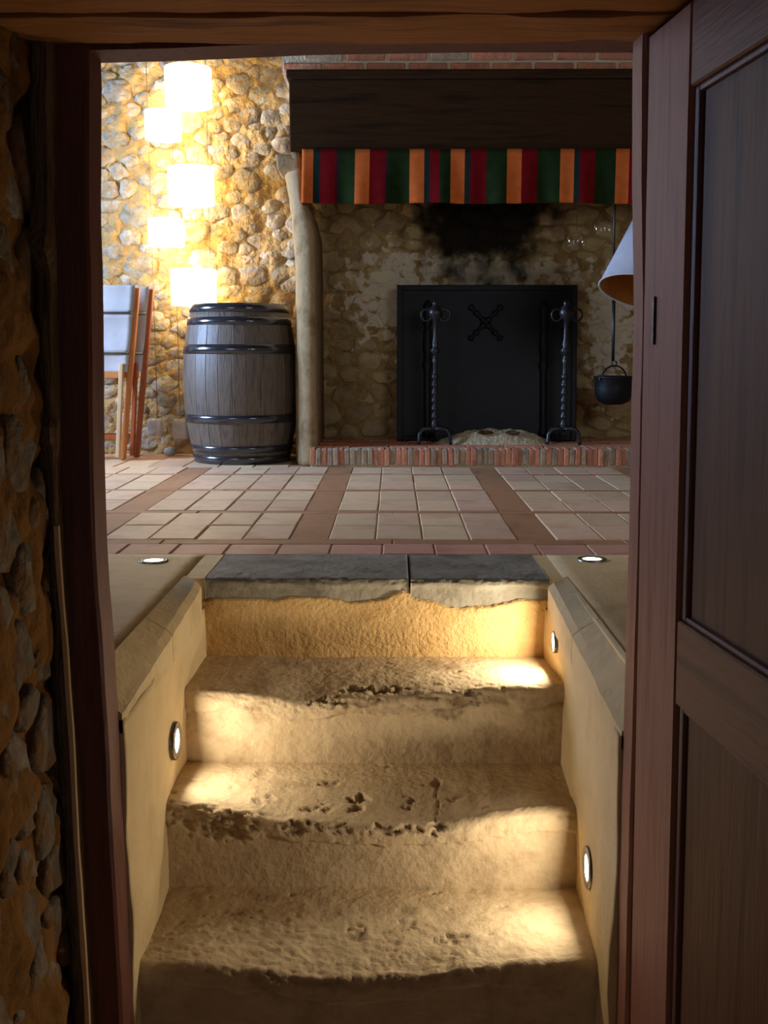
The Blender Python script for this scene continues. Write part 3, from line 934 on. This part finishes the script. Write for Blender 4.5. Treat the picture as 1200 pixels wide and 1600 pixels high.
# ================================================================== RECESSED SPOT LIGHTS
def recessed(name, loc, normal, ring_r, lens_r, lab, cat_group, power=0.0, aim=None):
    e = empty(name, loc)
    q = Vector((0, 0, 1)).rotation_difference(Vector(normal))
    tag(e, lab, 'recessed light', cat_group)
    e.rotation_mode = 'QUATERNION'; e.rotation_quaternion = q
    lathe_obj('trim_ring', [(ring_r, -0.012), (ring_r, 0.002), (ring_r * .96, 0.004), (lens_r * 1.04, 0.004), (lens_r, 0.001), (lens_r, -0.012)], M['steel'], e, seg=32, cap=False)
    lathe_obj('lens', [(lens_r * 0.99, -0.006), (lens_r * 0.99, 0.0015), (lens_r * .7, 0.003), (0.001, 0.0035)], M['led'], e, seg=24)
    if power:
        d = bpy.data.lights.new('spot_beam', 'AREA')
        d.shape = 'DISK'; d.size = lens_r * 1.7
        d.energy = power; d.color = (1.0, 0.89, 0.71); d.spread = math.radians(172)
        lo = bpy.data.objects.new('spot_beam', d); COL.objects.link(lo)
        lo.location = Vector(loc) + Vector(normal) * 0.006
        lo.rotation_euler = Vector(aim).to_track_quat('-Z', 'Y').to_euler()
    return e
recessed('recessed_light', (-0.5445, 2.530, -0.318), (1, 0, 0), 0.048, 0.030, 'round lit spotlight set in the plaster wall left of the steps', 'stair wall spotlights', 1.55, (1, -0.02, 0.06))
recessed('recessed_light', (0.4395, 2.803, -0.137), (-1, 0, 0), 0.030, 0.027, 'small lit spotlight in the right stair wall beside the top step', 'stair wall spotlights', 2.7, (-1, -0.02, 0.06))
recessed('recessed_light', (0.4390, 2.236, -0.502), (-1, 0, 0), 0.048, 0.030, 'round lit spotlight in the right stair wall beside the lowest step', 'stair wall spotlights', 1.6, (-1, 0.02, 0.06))
recessed('recessed_light', (-0.749, 3.230, 0.001), (0, 0, 1), 0.046, 0.030, 'lit floor spotlight in the cement landing left of the grey slab', 'landing floor spotlights')
recessed('recessed_light', (0.624, 3.263, 0.001), (0, 0, 1), 0.046, 0.030, 'lit floor spotlight in the cement landing right of the grey slab', 'landing floor spotlights')

# ================================================================== FIREPLACE
fp = empty('fireplace', (0.55, 6.3, 0))
tag(fp, 'great stone fireplace with dark oak mantel and brick hearth', 'fireplace')
FO = fp.location
def fpart(o):
    o.location = Vector(o.location) - FO
    o.parent = fp
    return o
# jambs, front at y 6.0, corbelled out towards the top
def fp_jamb(mirror):
    Lt = [(0.0, -0.568), (0.6, -0.566), (1.03, -0.560), (1.17, -0.563), (1.34, -0.575), (1.48, -0.588), (1.55, -0.594), (1.62, -0.606), (1.72, -0.615)]
    Rt = [(0.0, -0.437), (1.03, -0.437), (1.30, -0.440), (1.40, -0.462), (1.50, -0.50), (1.72, -0.505)]
    Ft = [(0.0, 6.01), (1.03, 6.01), (1.2, 6.02), (1.4, 5.985), (1.6, 5.965), (1.72, 5.955)]
    vs, fs = [], []
    n = 60
    for i in range(n + 1):
        z = 1.715 * i / n
        xl, xr, yf = interp(Lt, z), interp(Rt, z), interp(Ft, z)
        up = min(1, max(0, (z - 1.03) / 0.04))
        a = [0.004 * (0.5 + up) * fbm(z * 6, k * 3.7, 1.0, 4) for k in range(6)]
        pr = [(xl + a[0], 6.672), (xl + a[0], yf + 0.20), (xl + a[1], yf + 0.13), (xl + .020 + a[2], yf + .055), (xl + .062 + a[2], yf + a[3]), (xr - .012 + a[3], yf + a[3]), (xr, yf + .012), (xr, 6.672)]
        for x, y in pr:
            vs.append(((1.10 - x) if mirror else x, y, z))
    m_ = 8
    for i in range(n):
        for k in range(m_):
            l = (k + 1) % m_
            fs.append((i * m_ + k, i * m_ + l, (i + 1) * m_ + l, (i + 1) * m_ + k))
    fs.append(tuple(range(m_ - 1, -1, -1))); fs.append(tuple(n * m_ + k for k in range(m_)))
    bm = bmesh.new(); bv = [bm.verts.new(v) for v in vs]
    for f_ in fs: bm.faces.new([bv[i] for i in f_])
    return fpart(bmobj('jamb', bm, M['jamb_stone'], smooth=True))
SH = 0.80
def shiftx(o, d):
    o.location.x += d
    return o
jl = fp_jamb(False)
jr = shiftx(fp_jamb(True), 2 * (0.90 - 0.55))
# projecting corbel stone under the mantel end
bm = bmesh.new(); add_box(bm, -0.642, -0.520, 5.955, 6.20, 1.63, 1.712, 0.012, 2)
for v in bm.verts: v.co += Vector((0.018 * n3(v.co.z * 30, v.co.y * 9) + (v.co.z - 1.67) * -0.35, 0, 0.014 * n3(v.co.x * 20, v.co.y * 7) - 0.012))
tag(fpart(bmobj('corbel', bm, M['jamb_stone'])), 'projecting grey corbel stone')
# mantel beam with a small cornice
bm = bmesh.new(); add_box(bm, -0.562, 2.40, 5.93, 6.24, 1.716, 2.085, 0.008, 2)
fpart(bmobj('mantel_beam', bm, M['mantel']))
bm = bmesh.new(); add_box(bm, -0.575, 2.41, 5.905, 6.24, 2.087, 2.132, 0.010, 2)
fpart(bmobj('cornice', bm, M['mantel']))
# chimney breast with thin bricks
cb = fpart(box('chimney_breast', -0.605, 2.40, 5.99, 6.72, 2.134, ZC - 0.001, M['brick_mortar']))
def shared_piece(name, me_key, dims, m, parent, loc, cache={}):
    if me_key not in cache:
        bm = bmesh.new(); add_box(bm, -dims[0] / 2, dims[0] / 2, -dims[1] / 2, dims[1] / 2, -dims[2] / 2, dims[2] / 2, min(dims) * 0.12)
        o = bmobj(name, bm, m); cache[me_key] = o.data
    else:
        o = bpy.data.objects.new(name, cache[me_key]); COL.objects.link(o)
    o.parent = parent
    o.location = loc
    return o
rng = random.Random(8)
for r in range(5):
    z = 2.160 + r * 0.055
    x = -0.60 + (0.115 if r % 2 else 0.0)
    while x < 1.9:
        kk = rng.choice((0, 0, 1))
        o = shared_piece('brick', ('cb', kk), (0.206, 0.05, 0.042), M['brick_grey' if kk else 'brick'], cb, (x + 0.106 , 5.985 + 0.018, z))
        o.rotation_euler = (0, rng.uniform(-.02, .02), rng.uniform(-.02, .02))
        x += 0.226
# hearth: bed, top bricks and a front row of bricks on edge
hb = fpart(box('hearth_base', -0.470, 2.25, 5.941, 6.67, -0.005, 0.098, M['brick_mortar']))
x = -0.470; i = 0
while x < 1.62:
    wd = 0.0265
    kk = rng.choice((0, 0, 0, 1, 1, 2, 3, 3))
    o = shared_piece('brick', ('he', kk), (wd - 0.002 * (kk % 3), 0.11, 0.096 - 0.003 * kk), M['brick_grey' if kk in (1, 3) else 'brick'], hb, (x + wd / 2, 5.985 + rng.uniform(-.004, .004), 0.056 + rng.uniform(-.003, .003)))
    o.rotation_euler = (0, rng.uniform(-.05, .05), rng.uniform(-.03, .03))
    x += 0.0325; i += 1
for ry in range(5):
    x = -0.466 + (0.11 if ry % 2 else 0)
    while x < 1.75:
        o = shared_piece('brick', ('ht',), (0.214, 0.105, 0.03), M['brick'], hb, (x + 0.107, 6.102 + ry * 0.114, 0.091 + rng.uniform(-.002, .002)))
        x += 0.222

# ---- striped valance
stripes = [(-0.494, 'orange'), (-0.433, 'teal'), (-0.395, 'red'), (-0.312, 'plum'), (-0.300, 'green'), (-0.208, 'orange'), (-0.129, 'red'), (-0.040, 'teal'), (-0.020, 'green'),
           (0.085, 'orange'), (0.164, 'teal'), (0.195, 'red'), (0.247, 'green'), (0.306, 'orange'), (0.382, 'teal'), (0.413, 'red'), (0.499, 'green'),
           (0.609, 'orange'), (0.688, 'red'), (0.774, 'green'), (0.895, 'orange'), (0.970, 'teal'), (1.001, 'red'), (1.084, 'green'), (1.194, 'orange'),
           (1.266, 'red'), (1.35, 'green'), (1.45, 'orange'), (1.53, 'teal'), (1.57, 'red'), (1.66, 'green'), (1.78, 'orange'), (1.86, 'red'), (1.95, 'green'), (2.06, 'orange'), (2.14, 'red'), (2.25, None)]
mn = ['orange', 'red', 'green', 'teal', 'plum']
xs, cm = [], []
for (a, c_), (b, _) in zip(stripes, stripes[1:]):
    k = max(1, int(round((b - a) / 0.014)))
    for i in range(k):
        xs.append(a + (b - a) * i / k); cm.append(mn.index(c_))
xs.append(stripes[-1][0])
vs, fs, fm = [], [], []
nz = 10
zt, zb = 1.722, 1.438
for j in range(nz + 1):
    t = j / nz
    for x in xs:
        wv = (0.010 * math.sin(x * 17 + 0.7) + 0.006 * math.sin(x * 41)) * t
        y = 5.912 - 0.004 + wv - 0.006 * t
        vs.append((x - 0.006 * t * (1 if x < 0 else 0.2), y, zt + (zb - zt) * t + 0.003 * math.sin(x * 9) * t))
W = len(xs)
for j in range(nz):
    for i in range(W - 1):
        a = j * W + i
        fs.append((a, a + W, a + W + 1, a + 1)); fm.append(cm[i])
# return of the cloth round the left end
base = len(vs)
for j in range(nz + 1):
    t = j / nz
    for y in (5.97, 6.05):
        vs.append((-0.496 - 0.006 * t, y, zt + (zb - zt) * t))
for j in range(nz):
    fs.append((base + j * 2, base + (j + 1) * 2, (j + 1) * W, j * W)); fm.append(0)
    fs.append((base + j * 2 + 1, base + (j + 1) * 2 + 1, base + (j + 1) * 2, base + j * 2)); fm.append(0)
vo = pyobj('valance', vs, fs, [M[k] for k in mn], smooth=True)
vo.data.polygons.foreach_set('material_index', fm)
md = vo.modifiers.new('cloth', 'SOLIDIFY'); md.thickness = 0.003; md.offset = -1
tag(vo, 'orange, red and green striped cloth valance hanging below the mantel', 'valance')

# ---- cast iron fireback
fb = empty('fireback', (0.565, 6.43, 0.107))
fb.rotation_euler = (math.radians(-6), 0, 0)
tag(fb, 'black cast iron fireback plate with a raised cross', 'fireback')
bm = bmesh.new(); add_box(bm, -0.545, 0.545, 0.0, 0.03, 0.0, 0.94, 0.004)
bmobj('plate', bm, M['cast'], fb)
bm = bmesh.new()
for a, b, c_, d_ in ((-0.545, -0.512, 0, 0.94), (0.512, 0.545, 0, 0.94), (-0.512, 0.512, 0.907, 0.94), (-0.512, 0.512, 0, 0.03)):
    add_box(bm, a, b, -0.016, 0.002, c_, d_, 0.006, 2)
bmobj('raised_rim', bm, M['cast'], fb)
for sx in (-1, 1):
    cx = -0.008
    a = Vector((cx - sx * 0.098, -0.012, 0.815)); b = Vector((cx + sx * 0.098, -0.012, 0.610))
    pts, rr = [], []
    for k in range(25):
        t = k / 24
        pts.append(a.lerp(b, t))
        kn = max(math.exp(-((t - c_) / 0.028) ** 2) for c_ in (0.05, 0.22, 0.42, 0.58, 0.78, 0.95))
        rr.append(0.011 + 0.012 * kn)
    tube_obj('raised_cross', pts, rr, M['cast'], fb, seg=10)
    prof = [(0.004, 0.0), (0.030, 0.0), (0.030, 0.03), (0.022, 0.05), (0.022, 0.40), (0.032, 0.44), (0.022, 0.47), (0.030, 0.56), (0.024, 0.62), (0.028, 0.64), (0.018, 0.66),
            (0.028, 0.69), (0.018, 0.72), (0.030, 0.77), (0.026, 0.80), (0.012, 0.825), (0.002, 0.83)]
    lathe_obj('raised_column', prof, M['cast'], fb, (cx + sx * 0.352, -0.004, 0.02), seg=14)

# ---- andirons
def andiron(loc, lab, flip):
    e = empty('andiron', loc)
    tag(e, lab, 'andiron', 'wrought iron andirons')
    prof = [(0.020, 0.085), (0.018, 0.10)]
    z = 0.10
    while z < 0.40:
        prof += [(0.013, z), (0.021, z + 0.012), (0.021, z + 0.022), (0.013, z + 0.034)]
        z += 0.046
    prof += [(0.012, 0.42), (0.014, 0.47), (0.018, 0.49), (0.012, 0.50), (0.012, 0.52), (0.028, 0.535), (0.030, 0.545), (0.016, 0.56), (0.020, 0.58), (0.013, 0.61),
             (0.011, 0.66), (0.013, 0.70), (0.022, 0.715), (0.040, 0.745), (0.042, 0.762), (0.034, 0.785), (0.016, 0.80), (0.020, 0.812), (0.012, 0.825), (0.002, 0.828)]
    lathe_obj('shaft', prof, M['iron'], e, seg=16)
    for s in (-1, 1):
        path = [Vector((0, 0, 0.088)), Vector((s * 0.035, -0.005, 0.094)), Vector((s * 0.070, -0.012, 0.088)), Vector((s * 0.088, -0.016, 0.06)), Vector((s * 0.092, -0.018, 0.02)), Vector((s * 0.096, -0.02, 0.0015))]
        tube_obj('foot', path, [0.018, 0.017, 0.014, 0.012, 0.010, 0.011], M['iron'], e)
    tube_obj('log_bar', [Vector((0, 0, 0.09)), Vector((0, 0.10, 0.085)), Vector((0, 0.16, 0.05)), Vector((0, 0.165, 0.002))], 0.012, M['iron'], e)
    for c_ in ((0.052, -0.012), (-0.052, -0.012)) if not flip else ((0.06, -0.01), (-0.055, -0.012)):
        path = [Vector((c_[0] + 0.030 * math.cos(a), c_[1], 0.745 + 0.034 * math.sin(a))) for a in [2 * PI * k / 18 for k in range(18)]]
        tube_obj('ring', path, 0.006, M['iron'], e, closed=True)
    tube_obj('hook_arm', [Vector((0, 0, 0.775)), Vector((0.04, -0.01, 0.785)), Vector((0.085, -0.012, 0.772))], [0.008, 0.007, 0.006], M['iron'], e)
    return e
andiron((0.240, 6.18, 0.107), 'wrought iron andiron in front of the left half of the fireback', False)
andiron((0.992, 6.18, 0.107), 'wrought iron andiron at the right edge of the fireback', True)

# ---- ash heap with bits of charred wood
vs, fs = [], []
nx, ny = 60, 22
for j in range(ny + 1):
    for i in range(nx + 1):
        u = -1 + 2 * i / nx; v = -1 + 2 * j / ny
        r = math.hypot(u, v)
        h = max(0, 1 - r ** 2.2) * (0.085 + 0.02 * fbm(u * 3, v * 3, 2, 4)) + 0.006 * fbm(u * 12, v * 12, 3, 3) * (r < 0.95)
        vs.append((u * 0.36, v * 0.13, max(0.0, h)))
for j in range(ny):
    for i in range(nx):
        a = j * (nx + 1) + i
        fs.append((a, a + 1, a + nx + 2, a + nx + 1))
o = pyobj('ash_heap', vs, fs, M['ash'], None, (0.60, 6.27, 0.105), True)
tag(o, 'pale heap of wood ash between the andirons', 'ash', kind='stuff')
def charred(loc, ln, rz, lab):
    pts = [Vector((ln * (t - .5), 0.008 * math.sin(t * 5), 0.006 * n3(t * 4, ln * 9))) for t in [k / 8 for k in range(9)]]
    o = tube_obj('charred_stick', pts, [0.005, 0.011, 0.013, 0.012, 0.014, 0.012, 0.010, 0.009, 0.004], MATS['charred wood'], None, 7, loc=loc)
    o.rotation_euler.z = rz
    tag(o, lab, 'stick')
charred((0.54, 6.185, 0.178), 0.09, 0.3, 'left of two charred wood bits lying on the ash')
charred((0.70, 6.19, 0.175), 0.08, -0.2, 'right of two charred wood bits lying on the ash')

# ---- cauldron on its hanger
c0 = (1.272, 6.15, 0.340)
ca = empty('cauldron', c0)
tag(ca, 'small black iron cauldron hanging by its bail handle', 'cauldron')
prof = [(0.002, 0.0), (0.055, 0.003), (0.090, 0.022), (0.106, 0.055), (0.110, 0.095), (0.108, 0.140), (0.116, 0.156), (0.118, 0.164), (0.112, 0.166), (0.102, 0.150), (0.104, 0.09), (0.085, 0.03), (0.002, 0.012)]
lathe_obj('pot_body', prof, M['cast'], ca, seg=32)
pts = [Vector((0.085 * math.cos(a), 0.07 * math.cos(a), 0.150 + 0.075 * math.sin(a))) for a in [PI * k / 16 for k in range(17)]]
tube_obj('bail_handle', pts, 0.005, M['iron'], ca)
for s in (-1, 1):
    tube_obj('lug', [Vector((s * 0.085 + 0.012 * math.cos(a), s * 0.070, 0.150 + 0.014 * math.sin(a))) for a in [2 * PI * k / 10 for k in range(10)]], 0.005, M['iron'], ca, closed=True)
ph = empty('pot_hanger', (1.262, 6.15, 0.57))
tag(ph, 'long thin iron hanger rod and hook holding the cauldron', 'pot hanger')
tube_obj('hook', [Vector((0.008 + 0.014 * math.cos(a), 0, 0.008 + 0.014 * math.sin(a))) for a in [(-1.25 + 1.6 * k / 10) * PI for k in range(11)]], 0.005, M['iron'], ph)
tube_obj('rod', [Vector((0, 0, 0.02)), Vector((-0.002, 0, 0.2)), Vector((-0.008, 0, 0.42))], [0.009, 0.009, 0.011], M['iron'], ph)
tube_obj('eye', [Vector((-0.008 + 0.016 * math.cos(a), 0, 0.435 + 0.020 * math.sin(a))) for a in [2 * PI * k / 12 for k in range(12)]], 0.006, M['iron'], ph, closed=True)
tube_obj('upper_rod', [Vector((-0.010, 0, 0.45)), Vector((-0.018, 0, 0.80)), Vector((-0.022, 0, 1.147))], 0.007, M['iron'], ph)

# ---- two clear glass globes hung from the mantel
for (x, z, lab) in ((1.006, 1.245, 'lower of the two clear glass globes under the valance'), (1.153, 1.312, 'upper of the two clear glass globes under the valance')):
    e = empty('glass_globe', (x, 6.0, z))
    tag(e, lab, 'glass globe', 'hanging glass globes')
    pr = [(0.062 * math.sin(PI * k / 18), -0.062 * math.cos(PI * k / 18)) for k in range(1, 18)]
    lathe_obj('globe', [(0.002, -0.062)] + pr + [(0.012, 0.062)], M['glass'], e, seg=32, cap=False)
    tube_obj('cord', [Vector((0, 0, 0.062)), Vector((0, 0, 1.716 - z))], 0.0012, M['iron'], e, seg=6)

# ================================================================== BARREL
BX, BY = -0.906, 6.30
bar = empty('wine_barrel', (BX, BY, 0.002))
tag(bar, 'weathered oak wine barrel with dark iron hoops, standing by the fireplace', 'barrel')
BH = 0.912
def brad(z):
    t = (z - BH / 2) / (BH / 2)
    return 0.277 + 0.061 * (1 - t * t)
NS = 26
da = 2 * PI / NS
vs, fs = [], []
nz = 9
cols = [(-0.5, -0.0022), (-0.475, 0.0), (-0.45, 0.0), (0.45, 0.0), (0.475, 0.0), (0.5, -0.0022)]
for j in range(nz + 1):
    z = BH * j / nz
    for a, d_ in cols:
        r = brad(z) + d_
        an = a * da * 0.995
        vs.append((r * math.cos(an), r * math.sin(an), z))
for j in range(nz):
    for i in range(5):
        a = j * 6 + i
        fs.append((a, a + 1, a + 7, a + 6))
b0 = len(vs)
for j in (0, nz):
    z = BH * j / nz
    for a in (-0.5, 0.5):
        r = brad(z) - 0.028
        vs.append((r * math.cos(a * da), r * math.sin(a * da), z))
fs.append((5, 4, 3, 2, 1, 0, b0, b0 + 1)); fs.append(tuple(nz * 6 + i for i in range(6)) + (b0 + 3, b0 + 2))
me = bpy.data.meshes.new('stave'); me.from_pydata(vs, [], fs); me.update()
me.materials.append(M['stave'])
me.polygons.foreach_set('use_smooth', [True] * (nz * 5) + [False] * 2)
for k in range(NS):
    o = bpy.data.objects.new('stave', me); COL.objects.link(o); o.parent = bar; o.rotation_euler.z = da * k
lathe_obj('head', [(0.002, 0.0), (0.262, 0.0), (0.262, 0.018), (0.002, 0.018)], M['stave'], bar, (0, 0, BH - 0.045), seg=40, smooth=False)
lathe_obj('head', [(0.002, 0.0), (0.262, 0.0), (0.262, 0.018), (0.002, 0.018)], M['stave'], bar, (0, 0, 0.03), seg=40, smooth=False)
def hoop(z0, z1):
    pr = [(brad(z0) - .004, z0), (brad(z0) + .004, z0), (brad((z0 + z1) / 2) + .0045, (z0 + z1) / 2), (brad(z1) + .004, z1), (brad(z1) - .004, z1)]
    h = lathe_obj('hoop', pr, M['hoop'], bar, seg=72, cap=False)
    zm = (z0 + z1) / 2
    for q in (0, 1):
        an = math.radians(-72 + 5 * q)
        r = brad(zm) + 0.004
        v, f = lathe([(0.006, 0), (0.005, 0.003), (0.001, 0.004)], 8)
        o = pyobj('rivet', v, f, M['hoop'], h, (r * math.cos(an), r * math.sin(an), zm), True)
        o.rotation_euler = (0, PI / 2, 0); o.rotation_euler = (Matrix.Rotation(an, 3, 'Z') @ Matrix.Rotation(PI / 2, 3, 'Y')).to_euler()
for a, b in ((0.868, 0.914), (0.795, 0.838), (0.632, 0.684), (0.238, 0.284), (0.066, 0.106), (0.0, 0.046)):
    hoop(a, b)

# ================================================================== HANGING LAMPS
def strand(loc, shades, r, h, wires, weight, m, lab):
    e = empty('hanging_lamp', loc)
    tag(e, lab, 'hanging lamp', 'lamp strands on the stone wall')
    X, Y, Z = loc
    for z in shades:
        pr = [(r, -h / 2), (r * 1.005, 0), (r, h / 2), (r * .985, h / 2), (r * .985, -h / 2)]
        s = lathe_obj('shade', pr, m, e, (0, 0, z - Z), seg=40, cap=False)
        s.data.polygons.foreach_set('use_smooth', [True] * len(s.data.polygons))
        lathe_obj('bulb', [(0.002, -0.05), (0.02, -0.045), (0.032, -0.02), (0.03, 0.005), (0.014, 0.035), (0.012, 0.06), (0.002, 0.062)], m, s, (0, 0, 0), seg=14)
        tube_obj('spider', [Vector((-r * .98, 0, h / 2 - .004)), Vector((0, 0, h / 2 - .004)), Vector((r * .98, 0, h / 2 - .004))], 0.002, M['wire'], s, seg=5)
    for i, (wx, zb) in enumerate(wires):
        tube_obj('wire', [Vector((wx - X, -0.0, zb - Z)), Vector((wx - X, 0, ZC - Z))], 0.0022, M['wire'], e, seg=5)
    wx, wz, ww, wh = weight
    bm = bmesh.new()
    add_box(bm, -ww / 2, ww / 2, -0.035, 0.035, -wh / 2, wh / 2, 0.022, 3)
    for v in bm.verts:
        v.co += Vector((n3(v.co.x * 30 + X * 9, v.co.z * 30), n3(v.co.y * 30, v.co.z * 30), n3(v.co.x * 30, v.co.y * 30))) * 0.006
    bmobj('stone_weight', bm, M['pebble'], e, (wx - X, 0, wz - Z), True)
    return e
strand((-1.219, 6.56, 0.12), [2.193, 1.626, 1.030], 0.137, 0.215, [(-1.325, 0.22), (-1.115, 0.93)], (-1.325, 0.168, 0.098, 0.125), M['lamp_glow'],
       'hanging lamp strand of three large glowing drum shades')
strand((-1.385, 6.60, 0.13), [1.985, 1.360], 0.108, 0.160, [(-1.475, 0.23), (-1.300, 1.29)], (-1.492, 0.178, 0.094, 0.105), M['lamp_glow2'],
       'hanging lamp strand of two smaller glowing drum shades')

# small stones lying on the floor at the foot of the wall
for (x, y, s, lab) in ((-1.395, 6.57, 0.032, 'small pale stone on the floor between the two hanging weights'),):
    bm = bmesh.new(); bmesh.ops.create_icosphere(bm, subdivisions=2, radius=1.0)
    for v in bm.verts:
        v.co = Vector((v.co.x * s * 1.3, v.co.y * s, v.co.z * s)) * (1 + 0.2 * n3(v.co.x * 2, v.co.y * 2, v.co.z * 2))
    tag(bmobj('floor_stone', bm, M['pebble'], None, (x, y, s * 0.85), True), lab, 'stone')

# ================================================================== FOLDED CANVAS CHAIRS
def folded_chair(name, cx, y, tint, lab, lean):
    e = empty(name, (cx, y, 0.0))
    e.rotation_euler = (-lean, 0, 0)
    tag(e, lab, 'chair', 'folded canvas chairs')
    for s in (-1, 1):
        bar_between('post', (s * 0.132, 0.01, 0.004), (s * 0.252, 0.01, 1.015), 0.030, 0.042, M[tint], e)
        bar_between('leg', (s * 0.118, -0.042, 0.02), (s * 0.158, -0.042, 0.575), 0.024, 0.034, M['chair_wood_pale' if tint == 'chair_wood' else tint], e)
    # canvas: top sling, middle and lower bay with soft sag
    def bay(z0, z1, sag, nm):
        vs, fs = [], []
        nx, nz = 14, 10
        for j in range(nz + 1):
            t = j / nz
            z = z0 + (z1 - z0) * t
            hw = (0.132 + 0.12 * z) - 0.008
            for i in range(nx + 1):
                u = -1 + 2 * i / nx
                yy = -0.030 + sag * math.sin(PI * t) * (1 - u * u * 0.6) + 0.004 * n3(u * 3, z * 8, cx)
                vs.append((u * hw, yy, z))
        for j in range(nz):
            for i in range(nx):
                a = j * (nx + 1) + i
                fs.append((a, a + 1, a + nx + 2, a + nx + 1))
        o = pyobj(nm, vs, fs, M['canvas'], e, smooth=True)
        md = o.modifiers.new('cloth', 'SOLIDIFY'); md.thickness = 0.003
        return o
    bay(0.875, 1.028, 0.012, 'canvas_back')
    bay(0.640, 0.862, 0.020, 'canvas_seat')
    bay(0.525, 0.626, 0.008, 'canvas_flap')
    for z in (0.868, 0.632):
        hw = 0.132 + 0.12 * z
        tube_obj('rod', [Vector((-hw, -0.032, z)), Vector((hw - 0.012, -0.032, z))], 0.006, M['steel'], e, seg=8)
    bar = bmesh.new(); add_box(bar, -0.17, 0.17, -0.045, -0.022, 0.488, 0.530, 0.004)
    bmobj('rail', bar, M['chair_wood'], e)
    bar = bmesh.new(); add_box(bar, -0.135, 0.135, -0.012, 0.012, 0.120, 0.152, 0.004)
    bmobj('stretcher', bar, M['chair_wood_dark'], e)
    return e
folded_chair('folding_chair', -1.760, 6.30, 'chair_wood', 'folded canvas chair with pale legs, nearest of the two by the wall', 0.02)
folded_chair('folding_chair', -1.705, 6.42, 'chair_wood_dark', 'folded canvas chair with reddish posts leaning behind the other one', 0.02)

# ================================================================== FLOOR LAMP (mostly hidden by the open door)
fl = empty('floor_lamp', (1.34, 5.0, 0.0))
tag(fl, 'white cone shaded lamp with brown lining, half hidden by the open door', 'lamp')
lathe_obj('base', [(0.002, 0.0), (0.14, 0.0), (0.14, 0.018), (0.05, 0.03), (0.014, 0.045), (0.002, 0.046)], M['iron'], fl, seg=28)
tube_obj('pole', [Vector((0, 0, 0.04)), Vector((0, 0, 1.28)), Vector((-0.02, 0, 1.36)), Vector((-0.06, 0, 1.38))], 0.011, M['iron'], fl)
sh = empty('shade_mount', (1.171 - 1.34, 0, 0.914), 0, fl)
pr_o = [(0.222, 0.0), (0.125, 0.40)]
pr_i = [(0.214, 0.002), (0.118, 0.392)]
def cone(name, prof, m, par, th):
    v, f = lathe(prof, 40, False)
    o = pyobj(name, v, f, m, par, smooth=True)
    md = o.modifiers.new('t', 'SOLIDIFY'); md.thickness = th; md.offset = -1
    return o
R1 = Matrix.Rotation(math.radians(15), 3, 'Y') @ Matrix.Rotation(math.radians(-14), 3, 'X')
o1 = cone('lamp_shade', pr_o, M['shade_white'], fl, 0.003)
o2 = cone('shade_lining', pr_i, M['shade_lining'], fl, 0.002)
for o in (o1, o2):
    o.location = (1.171 - 1.34, 0, 0.914); o.rotation_euler = R1.to_euler()
bpy.data.objects.remove(sh)
rim = tube_obj('rim_wire', [Vector((0.221 * math.cos(a), 0.221 * math.sin(a), 0)) for a in [2 * PI * k / 40 for k in range(40)]], 0.004, M['canvas'], fl, seg=6, closed=True)
rim.location = o1.location; rim.rotation_euler = o1.rotation_euler
